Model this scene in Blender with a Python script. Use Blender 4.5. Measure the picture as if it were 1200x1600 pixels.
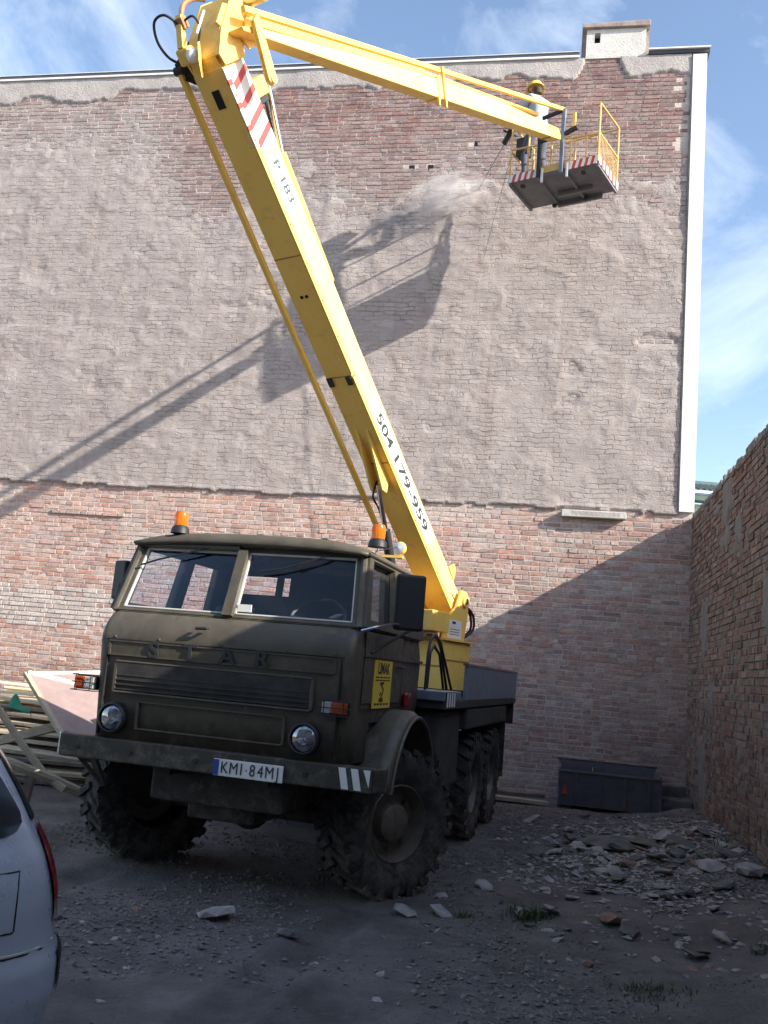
import bpy, bmesh, math, random
import numpy as np
from mathutils import Vector, Matrix
random.seed(7); RNG = np.random.default_rng(7)
for o in list(bpy.data.objects): bpy.data.objects.remove(o)
scene = bpy.context.scene
COL = scene.collection
R = math.radians

# ------------------------------------------------------------------ camera, sky, sun, exposure
cam_d = bpy.data.cameras.new("camera"); cam = bpy.data.objects.new("camera", cam_d); COL.objects.link(cam)
PITCH, ROLL = R(9.751), R(4.989)
fw = Vector((0, math.cos(PITCH), math.sin(PITCH))); up0 = Vector((0, -math.sin(PITCH), math.cos(PITCH))); rt0 = Vector((1, 0, 0))
rt = rt0*math.cos(ROLL) + up0*math.sin(ROLL); upv = -rt0*math.sin(ROLL) + up0*math.cos(ROLL)
mw = Matrix((rt, upv, -fw)).transposed().to_4x4(); mw.translation = Vector((0, 0, 1.69)); cam.matrix_world = mw
cam_d.sensor_fit = 'VERTICAL'; cam_d.sensor_height = 36.0; cam_d.lens = 36.0*1430.7/1600.0
cam_d.clip_start = 0.05; cam_d.clip_end = 2000
scene.camera = cam
scene.render.resolution_x = 768; scene.render.resolution_y = 1024

WA = R(11.245); WV = Vector((math.cos(WA), -math.sin(WA), 0)); WN = Vector((math.sin(WA), math.cos(WA), 0)); WD = 14.8
SUNQ = 3.0
to_sun = (WV*SUNQ - WN + Vector((0, 0, .612*SUNQ))).normalized()
sun_el = math.asin(to_sun.z); sun_az = math.atan2(to_sun.x, to_sun.y)
w = bpy.data.worlds.new("World"); scene.world = w; w.use_nodes = True
nt = w.node_tree; nt.nodes.clear()
def N(t, typ, **kw):
    n = t.nodes.new(typ)
    for k, v in kw.items(): setattr(n, k, v)
    return n
out = N(nt, 'ShaderNodeOutputWorld'); bg = N(nt, 'ShaderNodeBackground'); bg.inputs[1].default_value = 0.15
sky = N(nt, 'ShaderNodeTexSky', sky_type='NISHITA'); sky.sun_disc = False
sky.sun_elevation = sun_el; sky.sun_rotation = sun_az; sky.air_density = 1.0; sky.dust_density = 0.9; sky.ozone_density = 0.9
tc = N(nt, 'ShaderNodeTexCoord'); mp = N(nt, 'ShaderNodeMapping'); mp.inputs['Scale'].default_value = (1.0, 1.0, 1.7)
mp.inputs['Location'].default_value = (5.1, 0.7, 1.6)
nz = N(nt, 'ShaderNodeTexNoise'); nz.inputs['Scale'].default_value = 3.2; nz.inputs['Detail'].default_value = 9; nz.inputs['Roughness'].default_value = .62; nz.inputs['Distortion'].default_value = .7
rp = N(nt, 'ShaderNodeValToRGB'); rp.color_ramp.elements[0].position = .49; rp.color_ramp.elements[0].color = (0, 0, 0, 1)
rp.color_ramp.elements[1].position = .90; rp.color_ramp.elements[1].color = (.62, .62, .62, 1)
mx = N(nt, 'ShaderNodeMix', data_type='RGBA'); mx.inputs[7].default_value = (7.0, 7.4, 7.9, 1)
L = nt.links.new
L(tc.outputs['Generated'], mp.inputs[0]); L(mp.outputs[0], nz.inputs['Vector']); L(nz.outputs[0], rp.inputs[0]); L(rp.outputs[0], mx.inputs[0])
L(sky.outputs[0], mx.inputs[6]); L(mx.outputs[2], bg.inputs[0]); L(bg.outputs[0], out.inputs[0])
sl = bpy.data.lights.new("sun", 'SUN'); sl.energy = 5.0; sl.angle = R(.53); sl.color = (1.0, .93, .82)
sun = bpy.data.objects.new("sun", sl); COL.objects.link(sun); sun.rotation_euler = (-to_sun).to_track_quat('-Z', 'Y').to_euler(); sun.location = (6, -4, 14)
vs = scene.view_settings; vs.view_transform = 'Standard'; vs.look = 'None'; vs.exposure = 1.0; vs.gamma = 1.0; vs.use_curve_mapping = False
scene.render.engine = 'CYCLES'; scene.cycles.max_bounces = 6; scene.cycles.transparent_max_bounces = 12; scene.cycles.use_denoising = True
scene.cycles.volume_step_rate = 2.0; scene.cycles.volume_bounces = 2

# ------------------------------------------------------------------ helpers
def vhash(ix, iy, seed):
    h = (ix.astype(np.int64)*374761393 + iy.astype(np.int64)*668265263 + seed*974711) & 0x7fffffff
    h = (h ^ (h >> 13))*1274126177 & 0x7fffffff
    return ((h ^ (h >> 16)) & 0xffff)/65535.0
def vnoise(x, y, seed=0):
    x = np.asarray(x, float); y = np.asarray(y, float)
    ix = np.floor(x); iy = np.floor(y); fx = x-ix; fy = y-iy
    fx = fx*fx*(3-2*fx); fy = fy*fy*(3-2*fy)
    a = vhash(ix, iy, seed); b = vhash(ix+1, iy, seed); c = vhash(ix, iy+1, seed); d = vhash(ix+1, iy+1, seed)
    return (a*(1-fx)+b*fx)*(1-fy)+(c*(1-fx)+d*fx)*fy
def fbm(x, y, seed=0, octv=4, rough=.5):
    t = 0; am = 1; s = 0
    for k in range(octv):
        t = t+am*vnoise(np.asarray(x)*2**k, np.asarray(y)*2**k, seed+k*17); s += am; am *= rough
    return t/s

MATS = {}
def mat(name, c, c2=None, rough=.7, metal=0., ns=4., lo=.35, hi=.65, bump=0., bs=60., tone=False, spec=.5, smear=None, stretch=None, smear_at=(.5, .62), smear_s=2.2, bd=.02, rv=None):
    if name in MATS: return MATS[name]
    m = bpy.data.materials.new(name); m.use_nodes = True; t = m.node_tree; b = t.nodes['Principled BSDF']
    b.inputs['Roughness'].default_value = rough; b.inputs['Metallic'].default_value = metal; b.inputs['Specular IOR Level'].default_value = spec
    ln = t.links.new
    geo = N(t, 'ShaderNodeNewGeometry'); src = geo.outputs['Position']
    if stretch:
        mpn = N(t, 'ShaderNodeMapping'); mpn.inputs['Scale'].default_value = stretch; ln(src, mpn.inputs[0]); src = mpn.outputs[0]
    col = None
    if tone:
        at = N(t, 'ShaderNodeAttribute', attribute_name='tone'); col = at.outputs['Color']
    if c2 is not None or tone:
        n1 = N(t, 'ShaderNodeTexNoise'); n1.inputs['Scale'].default_value = ns; n1.inputs['Detail'].default_value = 7; n1.inputs['Roughness'].default_value = .65
        ln(src, n1.inputs['Vector'])
        r1 = N(t, 'ShaderNodeMapRange'); r1.inputs[1].default_value = lo; r1.inputs[2].default_value = hi; ln(n1.outputs[0], r1.inputs[0])
        x = N(t, 'ShaderNodeMix', data_type='RGBA')
        ln(r1.outputs[0], x.inputs[0])
        if tone:
            mu = N(t, 'ShaderNodeMix', data_type='RGBA', blend_type='MULTIPLY'); mu.inputs[0].default_value = 1.0
            ln(col, mu.inputs[6]); x.inputs[6].default_value = (*c, 1); x.inputs[7].default_value = (*(c2 or c), 1)
            ln(x.outputs[2], mu.inputs[7]); col = mu.outputs[2]
        else:
            x.inputs[6].default_value = (*c, 1); x.inputs[7].default_value = (*c2, 1); col = x.outputs[2]
    if smear is not None:
        n2 = N(t, 'ShaderNodeTexNoise'); n2.inputs['Scale'].default_value = smear_s; n2.inputs['Detail'].default_value = 9; n2.inputs['Roughness'].default_value = .75
        ln(geo.outputs['Position'], n2.inputs['Vector'])
        r2 = N(t, 'ShaderNodeMapRange'); r2.inputs[1].default_value = smear_at[0]; r2.inputs[2].default_value = smear_at[1]; r2.inputs[4].default_value = .8; ln(n2.outputs[0], r2.inputs[0])
        x2 = N(t, 'ShaderNodeMix', data_type='RGBA'); ln(r2.outputs[0], x2.inputs[0])
        if col is None: x2.inputs[6].default_value = (*c, 1)
        else: ln(col, x2.inputs[6])
        x2.inputs[7].default_value = (*smear, 1); col = x2.outputs[2]
    if col is None: b.inputs['Base Color'].default_value = (*c, 1)
    else: ln(col, b.inputs['Base Color'])
    if bump:
        n3 = N(t, 'ShaderNodeTexNoise'); n3.inputs['Scale'].default_value = bs; n3.inputs['Detail'].default_value = 6; n3.inputs['Roughness'].default_value = .65
        ln(src, n3.inputs['Vector'])
        bp = N(t, 'ShaderNodeBump'); bp.inputs['Strength'].default_value = bump; bp.inputs['Distance'].default_value = bd
        ln(n3.outputs[0], bp.inputs['Height']); ln(bp.outputs[0], b.inputs['Normal'])
    if rv:
        n4 = N(t, 'ShaderNodeTexNoise'); n4.inputs['Scale'].default_value = 6; n4.inputs['Detail'].default_value = 8; n4.inputs['Roughness'].default_value = .7; ln(geo.outputs['Position'], n4.inputs['Vector'])
        r4 = N(t, 'ShaderNodeMapRange'); r4.inputs[1].default_value = .35; r4.inputs[2].default_value = .68; r4.inputs[3].default_value = rv[0]; r4.inputs[4].default_value = rv[1]; ln(n4.outputs[0], r4.inputs[0]); ln(r4.outputs[0], b.inputs['Roughness'])
    m.diffuse_color = (*c, 1)
    MATS[name] = m; return m
def glass(name, tint, f=.12, clear=.9):
    m = bpy.data.materials.new(name); m.use_nodes = True; t = m.node_tree; t.nodes.clear()
    o = N(t, 'ShaderNodeOutputMaterial'); mixs = N(t, 'ShaderNodeMixShader'); tr = N(t, 'ShaderNodeBsdfTransparent'); gl = N(t, 'ShaderNodeBsdfGlossy')
    tr.inputs[0].default_value = (*[clear*x for x in tint], 1); gl.inputs['Roughness'].default_value = .03; gl.inputs[0].default_value = (.9, .95, 1, 1)
    fr = N(t, 'ShaderNodeFresnel'); fr.inputs[0].default_value = 1.5
    ad = N(t, 'ShaderNodeMath', operation='ADD'); ad.inputs[1].default_value = f; ad.use_clamp = True
    t.links.new(fr.outputs[0], ad.inputs[0]); t.links.new(ad.outputs[0], mixs.inputs[0]); t.links.new(tr.outputs[0], mixs.inputs[1]); t.links.new(gl.outputs[0], mixs.inputs[2]); t.links.new(mixs.outputs[0], o.inputs[0])
    MATS[name] = m; return m

class MB:
    def __init__(s, M=None): s.v = []; s.f = []; s.mi = []; s.M = M; s.c = 0
    def add(s, vs, fs, mi=None):
        b = len(s.v); s.v += [tuple(p) for p in vs]
        for k in fs: s.f.append([b+i for i in k]); s.mi.append(s.c if mi is None else mi)
        return s
    def box(s, x0, x1, y0, y1, z0, z1, jit=0):
        vs = [(x, y, z) for z in (z0, z1) for y in (y0, y1) for x in (x0, x1)]
        if jit: vs = [tuple(c+random.uniform(-jit, jit) for c in p) for p in vs]
        return s.add(vs, [(0, 2, 3, 1), (4, 5, 7, 6), (0, 1, 5, 4), (2, 6, 7, 3), (0, 4, 6, 2), (1, 3, 7, 5)])
    def obox(s, c, ex, ey, ez):
        c, ex, ey, ez = map(Vector, (c, ex, ey, ez))
        vs = [c+ex*a+ey*b+ez*d for d in (-1, 1) for b in (-1, 1) for a in (-1, 1)]
        return s.add(vs, [(0, 2, 3, 1), (4, 5, 7, 6), (0, 1, 5, 4), (2, 6, 7, 3), (0, 4, 6, 2), (1, 3, 7, 5)])
    def bar(s, p, q, a, b=None, up=(0, 0, 1)):       # rectangular bar between two points
        p, q = Vector(p), Vector(q); d = (q-p); L_ = d.length; d.normalize(); u = Vector(up)
        if abs(d.dot(u)) > .98: u = Vector((0, 1, 0))
        e = d.cross(u).normalized(); f = e.cross(d).normalized()
        return s.obox((p+q)/2, d*(L_/2), e*(a/2), f*((b or a)/2))
    def prism(s, poly, off, ax):                       # poly of 3D points, extruded by vector ax
        off = Vector(off) if off else Vector((0, 0, 0)); ax = Vector(ax); P = [Vector(p)+off for p in poly]; n = len(P)
        return s.add(P+[p+ax for p in P], [list(range(n))[::-1], list(range(n, 2*n))]+[(i, (i+1) % n, n+(i+1) % n, n+i) for i in range(n)])
    def tube(s, pts, r, n=8, cap=True, r1=None):
        pts = [Vector(p) for p in pts]; m_ = len(pts); prev = None; vs = []; fs = []
        for i, p in enumerate(pts):
            d = (pts[min(i+1, m_-1)]-pts[max(i-1, 0)]).normalized()
            u = prev if prev is not None else (Vector((0, 0, 1)) if abs(d.z) < .9 else Vector((1, 0, 0)))
            e = d.cross(u).normalized(); f = e.cross(d).normalized(); prev = f
            rr = r if r1 is None else r+(r1-r)*i/(m_-1)
            vs += [p+e*(rr*math.cos(2*math.pi*k/n))+f*(rr*math.sin(2*math.pi*k/n)) for k in range(n)]
        for i in range(m_-1):
            fs += [(i*n+k, i*n+(k+1) % n, (i+1)*n+(k+1) % n, (i+1)*n+k) for k in range(n)]
        if cap: fs += [list(range(n))[::-1], list(range((m_-1)*n, m_*n))]
        return s.add(vs, fs)
    def cyl(s, p, q, r, n=16, r1=None): return s.tube([p, q], r, n, True, r1)
    def lathe(s, prof, c, ax, n=32, closed=False):     # prof [(radius, along)] around axis ax through c
        c = Vector(c); ax = Vector(ax).normalized(); u = Vector((0, 0, 1)) if abs(ax.z) < .9 else Vector((1, 0, 0))
        e = ax.cross(u).normalized(); f = e.cross(ax).normalized(); vs = []; m_ = len(prof)
        for k in range(n):
            a = 2*math.pi*k/n
            for r_, h in prof: vs.append(c+ax*h+e*(r_*math.cos(a))+f*(r_*math.sin(a)))
        fs = []
        for k in range(n):
            for i in range(m_ if closed else m_-1):
                j = (i+1) % m_; fs.append((k*m_+i, ((k+1) % n)*m_+i, ((k+1) % n)*m_+j, k*m_+j))
        return s.add(vs, fs)
    def grid(s, fn, nu, nv):
        vs = [fn(i/nu, j/nv) for j in range(nv+1) for i in range(nu+1)]
        return s.add(vs, [(j*(nu+1)+i, j*(nu+1)+i+1, (j+1)*(nu+1)+i+1, (j+1)*(nu+1)+i) for j in range(nv) for i in range(nu)])
    def build(s, name, mats, parent=None, smooth=False, bevel=0, seg=2, solid=0, label=None, cat=None, group=None, kind=None):
        me = bpy.data.meshes.new(name); vs = s.v if s.M is None else [tuple(s.M @ Vector(p)) for p in s.v]
        me.from_pydata(vs, [], s.f)
        if not isinstance(mats, (list, tuple)): mats = [mats]
        for m_ in mats: me.materials.append(MATS[m_] if isinstance(m_, str) else m_)
        if len(mats) > 1: me.polygons.foreach_set('material_index', s.mi)
        bm = bmesh.new(); bm.from_mesh(me); bmesh.ops.recalc_face_normals(bm, faces=bm.faces); bm.to_mesh(me); bm.free()
        if smooth:
            me.polygons.foreach_set('use_smooth', [True]*len(me.polygons))
            me.set_sharp_from_angle(angle=R(38))
        o = bpy.data.objects.new(name, me); COL.objects.link(o)
        if parent: o.parent = parent
        if solid: md = o.modifiers.new('solid', 'SOLIDIFY'); md.thickness = solid; md.offset = -1
        if bevel:
            md = o.modifiers.new('bevel', 'BEVEL'); md.width = bevel; md.segments = seg; md.limit_method = 'ANGLE'; md.angle_limit = R(35); md.harden_normals = False
        tag(o, label, cat, group, kind); return o
def tag(o, label=None, cat=None, group=None, kind=None):
    if label: o['label'] = label
    if cat: o['category'] = cat
    if group: o['group'] = group
    if kind: o['kind'] = kind
    return o
def empty(name, M=None, label=None, cat=None, group=None, kind=None, parent=None):
    o = bpy.data.objects.new(name, None); COL.objects.link(o); o.empty_display_size = .2
    if M is not None: o.matrix_world = M
    if parent: o.parent = parent
    return tag(o, label, cat, group, kind)
def frame(o, ex, ey, ez):
    M = Matrix((Vector(ex), Vector(ey), Vector(ez))).transposed().to_4x4(); M.translation = Vector(o); return M
def text_mb(txt, size, M, depth=.002, bold=0.0, sx=1.0):
    cu = bpy.data.curves.new('t', 'FONT'); cu.body = txt; cu.size = size; cu.align_x = 'CENTER'; cu.align_y = 'CENTER'; cu.extrude = depth; cu.offset = bold
    o = bpy.data.objects.new('t', cu); COL.objects.link(o)
    me = o.to_mesh(); mb = MB(M); mb.add([(v.co.x*sx, v.co.y, v.co.z) for v in me.vertices], [list(p.vertices) for p in me.polygons])
    o.to_mesh_clear(); bpy.data.objects.remove(o); bpy.data.curves.remove(cu); return mb

def smooth_pts(P, k=5):
    P = [Vector(p) for p in P]; o = []
    for i in range(len(P)-1):
        a, b, c, d = P[max(i-1, 0)], P[i], P[i+1], P[min(i+2, len(P)-1)]
        for j in range(k):
            t = j/k; o.append(.5*((2*b)+(c-a)*t+(2*a-5*b+4*c-d)*t*t+(3*b-a-3*c+d)*t**3))
    return o+[P[-1]]
# ------------------------------------------------------------------ materials
mat('ground', (.125, .108, .102), (.255, .226, .215), rough=.95, ns=1.7, bump=1.0, bs=30, bd=.055, smear=(.26, .245, .24), smear_at=(.58, .74), smear_s=5)
mat('mortar', (.52, .44, .40), (.64, .56, .51), rough=.95, ns=5, bump=.9, bs=55, smear=(.33, .29, .27), smear_s=1.1)
mat('brick', (.62, .62, .62), (1.12, 1.1, 1.08), rough=.92, ns=26, bump=.45, bs=45, tone=True, smear=(.58, .49, .44), smear_at=(.50, .74), smear_s=5)
mat('brick_up', (.62, .62, .62), (1.12, 1.1, 1.08), rough=.92, ns=26, bump=.5, bs=45, tone=True, smear=(.42, .345, .325), smear_at=(.46, .70), smear_s=4)
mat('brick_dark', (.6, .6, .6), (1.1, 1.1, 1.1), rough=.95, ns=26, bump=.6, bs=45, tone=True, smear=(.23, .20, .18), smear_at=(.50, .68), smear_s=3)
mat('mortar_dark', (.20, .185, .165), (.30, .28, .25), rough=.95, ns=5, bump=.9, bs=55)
mat('plaster', (.345, .298, .284), (.44, .388, .37), rough=.95, ns=2.2, bump=.9, bs=34, smear=(.37, .315, .30), smear_at=(.50, .68), smear_s=1.6, stretch=(1, 1, 1.7), bd=.022)
mat('cement', (.36, .325, .31), (.47, .43, .41), rough=.95, ns=3, bump=.8, bs=30)
mat('patch', (.18, .165, .155), (.26, .24, .225), rough=.95, ns=4, bump=.8, bs=30)
mat('white_paint', (.76, .75, .73), (.84, .84, .83), rough=.75, ns=2, bump=.3, bs=20, smear=(.55, .52, .49), smear_at=(.55, .80), smear_s=3)
mat('sheet_dark', (.05, .055, .075), (.09, .09, .11), rough=.5, ns=3)
mat('chimney', (.55, .53, .5), (.68, .66, .63), rough=.95, ns=5, bump=.5, bs=30)
mat('cap_brown', (.24, .19, .17), (.36, .30, .27), rough=.95, ns=8, bump=.6, bs=30)
mat('void', (.012, .011, .012), rough=1)
mat('concrete', (.46, .44, .42), (.60, .58, .55), rough=.95, ns=6, bump=.6, bs=40)
mat('far_wall', (.52, .60, .50), (.60, .67, .57), rough=.9, ns=.6)
mat('far_roof', (.06, .10, .10), (.10, .14, .13), rough=.8, ns=1)
mat('olive', (.066, .056, .039), (.090, .077, .056), rough=.42, ns=3, bump=.22, bs=5, smear=(.14, .125, .10), smear_at=(.52, .80), smear_s=7, rv=(.28, .8))
mat('olive_dark', (.034, .031, .022), (.052, .047, .035), rough=.6, ns=4, bump=.12, bs=12, smear=(.09, .082, .07), smear_at=(.55, .8), smear_s=5, rv=(.4, .8))
mat('olive_in', (.035, .035, .03), rough=.8)
mat('black', (.015, .015, .017), rough=.55)
mat('rubber', (.024, .023, .022), (.095, .086, .078), rough=.9, ns=7, lo=.45, hi=.75, bump=.4, bs=50)
mat('chassis', (.028, .027, .026), (.06, .055, .05), rough=.85, ns=6)
mat('trim', (.55, .55, .5), rough=.4)
mat('chrome', (.75, .76, .78), rough=.12, metal=1)
mat('steel', (.38, .38, .40), rough=.3, metal=1)
mat('yellow', (.88, .56, .12), (.90, .61, .15), rough=.5, ns=3, bump=.06, bs=14, smear=(.46, .25, .10), smear_at=(.54, .82), smear_s=7, rv=(.35, .8))
mat('basket_yellow', (.62, .40, .12), (.70, .46, .16), rough=.6, ns=6)
mat('yellow_sunlit', (.84, .66, .20), (.87, .71, .27), rough=.5, ns=3, smear=(.62, .46, .18), smear_at=(.57, .85), smear_s=5)  # paler yellow for boom sides: sun glare put into the colour
mat('basket_grey', (.13, .13, .14), (.19, .19, .20), rough=.7, ns=5)
mat('rod_brown', (.34, .17, .07), (.42, .22, .09), rough=.6, ns=6)
mat('lblue_steel', (.16, .2, .27), (.23, .28, .35), rough=.45, metal=.3, ns=6)
mat('red', (.55, .06, .05), rough=.55)
mat('white', (.82, .82, .80), (.72, .72, .70), rough=.6, ns=6)
mat('letter', (.025, .028, .03), rough=.6)
mat('letter_green', (.05, .08, .07), rough=.6)
mat('plate_blue', (.03, .07, .32), rough=.5)
mat('sign_yellow', (.75, .55, .05), (.68, .48, .04), rough=.6, ns=8)
mat('tail_red', (.25, .012, .02), rough=.15)
mat('car_paint', (.47, .53, .64), (.52, .58, .68), rough=.3, metal=.3, ns=3, smear=(.34, .34, .36), smear_at=(.58, .85), smear_s=3, rv=(.2, .5))
MATS['car_paint'].node_tree.nodes['Principled BSDF'].inputs['Coat Weight'].default_value = .8
mat('car_glass', (.02, .025, .03), rough=.15, spec=.25)
mat('car_black', (.012, .012, .014), rough=.4)
mat('wood', (.34, .28, .20), (.50, .43, .31), rough=.9, ns=5, bump=.6, bs=30, stretch=(1, 1, 3))
mat('wood_fresh', (.62, .52, .34), (.74, .65, .46), rough=.85, ns=6, bump=.4, bs=30, stretch=(1, 1, 3))
mat('wood_dark', (.12, .10, .085), (.20, .17, .14), rough=.95, ns=5, bump=.6, bs=30)
mat('door_pink', (.27, .195, .185), (.33, .245, .23), rough=.8, ns=7, bump=.15, bs=20)
mat('skip', (.085, .088, .11), (.13, .13, .15), rough=.7, ns=5, bump=.3, bs=20, smear=(.16, .085, .05), smear_at=(.52, .68), smear_s=5)
mat('rope', (.26, .235, .22), rough=.9)
mat('grit', (.12, .106, .10), (.25, .225, .215), rough=.95, ns=14)
mat('stone', (.27, .25, .24), (.46, .435, .42), rough=.95, ns=9, bump=.8, bs=40)
mat('stone_red', (.22, .125, .095), (.32, .20, .16), rough=.95, ns=9, bump=.8, bs=40)
mat('stone_dark', (.11, .105, .10), (.20, .19, .185), rough=.95, ns=9, bump=.8, bs=40)
mat('grass', (.045, .065, .025), (.08, .10, .04), rough=.8, ns=9)
mat('green_cloth', (.02, .16, .09), (.05, .24, .14), rough=.9, ns=9)
mat('jacket', (.26, .30, .32), (.36, .40, .42), rough=.9, ns=14, bump=.3, bs=25)
mat('trousers', (.07, .08, .11), (.10, .11, .14), rough=.9, ns=12, bump=.3, bs=25)
mat('skin', (.45, .27, .19), rough=.6)
mat('hair', (.05, .035, .025), rough=.8)
mat('helmet', (.85, .58, .12), rough=.4)
mat('seat', (.03, .035, .045), (.045, .05, .06), rough=.8, ns=9)
glass('glass', (.92, .95, 1.0), f=-.01, clear=.97)
glass('lens_clear', (.85, .9, .95), f=.25)
def lens(name, c):
    m = mat(name, c, rough=.12); b = m.node_tree.nodes['Principled BSDF']; b.inputs['Transmission Weight'].default_value = .55; b.inputs['IOR'].default_value = 1.3; return m
lens('amber', (.95, .28, .03)); lens('ind_amber', (.75, .16, .05)); lens('ind_white', (.9, .9, .9))

# old plaster: brick courses telegraphing through, rain streaks, fine cracks
def plaster_mat():
    m = MATS['plaster']; t = m.node_tree; b = t.nodes['Principled BSDF']; ln = t.links.new
    base = b.inputs['Base Color'].links[0].from_socket; bump0 = b.inputs['Normal'].links[0].from_node
    tcn = N(t, 'ShaderNodeTexCoord'); sp = N(t, 'ShaderNodeSeparateXYZ'); ln(tcn.outputs['Object'], sp.inputs[0])
    wn = N(t, 'ShaderNodeTexNoise'); wn.inputs['Scale'].default_value = 4; wn.inputs['Detail'].default_value = 5; ln(tcn.outputs['Object'], wn.inputs['Vector'])
    sw_ = N(t, 'ShaderNodeSeparateColor'); ln(wn.outputs['Color'], sw_.inputs[0])
    def warp(src, ch, k):
        a = N(t, 'ShaderNodeMath', operation='MULTIPLY_ADD'); a.inputs[1].default_value = k; ln(sw_.outputs[ch], a.inputs[0]); ln(src, a.inputs[2]); return a.outputs[0]
    cb = N(t, 'ShaderNodeCombineXYZ'); ln(warp(sp.outputs[0], 0, .22), cb.inputs[0]); ln(warp(sp.outputs[2], 1, .12), cb.inputs[1])
    br = N(t, 'ShaderNodeTexBrick'); br.inputs['Scale'].default_value = 1.0; br.inputs['Brick Width'].default_value = .21; br.inputs['Row Height'].default_value = .0805; br.inputs['Mortar Size'].default_value = .011; br.inputs['Mortar Smooth'].default_value = .6; br.offset = .5
    ln(cb.outputs[0], br.inputs['Vector'])
    mk = N(t, 'ShaderNodeTexNoise'); mk.inputs['Scale'].default_value = 2.6; mk.inputs['Detail'].default_value = 8; mk.inputs['Roughness'].default_value = .75; ln(tcn.outputs['Object'], mk.inputs['Vector'])
    mr = N(t, 'ShaderNodeMapRange'); mr.inputs[1].default_value = .44; mr.inputs[2].default_value = .66; ln(mk.outputs[0], mr.inputs[0])
    mm = N(t, 'ShaderNodeMath', operation='MULTIPLY'); ln(br.outputs['Fac'], mm.inputs[0]); ln(mr.outputs[0], mm.inputs[1])
    b2 = N(t, 'ShaderNodeBump'); b2.invert = True; b2.inputs['Strength'].default_value = .95; b2.inputs['Distance'].default_value = .018; ln(mm.outputs[0], b2.inputs['Height']); ln(bump0.outputs[0], b2.inputs['Normal']); ln(b2.outputs[0], b.inputs['Normal'])
    # dirt lodged in the joints
    x1 = N(t, 'ShaderNodeMix', data_type='RGBA', blend_type='MULTIPLY'); x1.inputs[7].default_value = (.62, .58, .57, 1); ln(base, x1.inputs[6])
    k1 = N(t, 'ShaderNodeMath', operation='MULTIPLY'); k1.inputs[1].default_value = .55; ln(mm.outputs[0], k1.inputs[0]); ln(k1.outputs[0], x1.inputs[0])
    # rain streaks
    mp2 = N(t, 'ShaderNodeMapping'); mp2.inputs['Scale'].default_value = (2.6, 1, .16); ln(tcn.outputs['Object'], mp2.inputs[0])
    ns2 = N(t, 'ShaderNodeTexNoise'); ns2.inputs['Scale'].default_value = 1.6; ns2.inputs['Detail'].default_value = 7; ns2.inputs['Roughness'].default_value = .6; ln(mp2.outputs[0], ns2.inputs['Vector'])
    r2 = N(t, 'ShaderNodeMapRange'); r2.inputs[1].default_value = .50; r2.inputs[2].default_value = .72; r2.inputs[4].default_value = .55; ln(ns2.outputs[0], r2.inputs[0])
    x2 = N(t, 'ShaderNodeMix', data_type='RGBA', blend_type='MULTIPLY'); x2.inputs[7].default_value = (.74, .68, .66, 1); ln(x1.outputs[2], x2.inputs[6]); ln(r2.outputs[0], x2.inputs[0])
    ln(x2.outputs[2], b.inputs['Base Color'])
plaster_mat()

# dried mud splashed up the lower bodywork
def mud(name, top, span):
    m = MATS[name]; t = m.node_tree; b = t.nodes['Principled BSDF']; ln = t.links.new; base = b.inputs['Base Color'].links[0].from_socket
    g = N(t, 'ShaderNodeNewGeometry'); sp = N(t, 'ShaderNodeSeparateXYZ'); ln(g.outputs['Position'], sp.inputs[0])
    n = N(t, 'ShaderNodeTexNoise'); n.inputs['Scale'].default_value = 9; n.inputs['Detail'].default_value = 9; n.inputs['Roughness'].default_value = .8; ln(g.outputs['Position'], n.inputs['Vector'])
    h = N(t, 'ShaderNodeMapRange'); h.inputs[1].default_value = top; h.inputs[2].default_value = top-span; h.inputs[3].default_value = -.12; h.inputs[4].default_value = .14; ln(sp.outputs[2], h.inputs[0])
    a = N(t, 'ShaderNodeMath', operation='ADD'); ln(n.outputs[0], a.inputs[0]); ln(h.outputs[0], a.inputs[1])
    r = N(t, 'ShaderNodeMapRange'); r.inputs[1].default_value = .52; r.inputs[2].default_value = .66; r.inputs[4].default_value = .75; ln(a.outputs[0], r.inputs[0])
    x = N(t, 'ShaderNodeMix', data_type='RGBA'); ln(base, x.inputs[6]); x.inputs[7].default_value = (.155, .13, .108, 1); ln(r.outputs[0], x.inputs[0]); ln(x.outputs[2], b.inputs['Base Color'])
mud('olive', 1.7, 1.1); mud('olive_dark', 1.3, .6); mud('rubber', 1.3, 1.4); mud('chassis', 1.2, .9)

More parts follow.
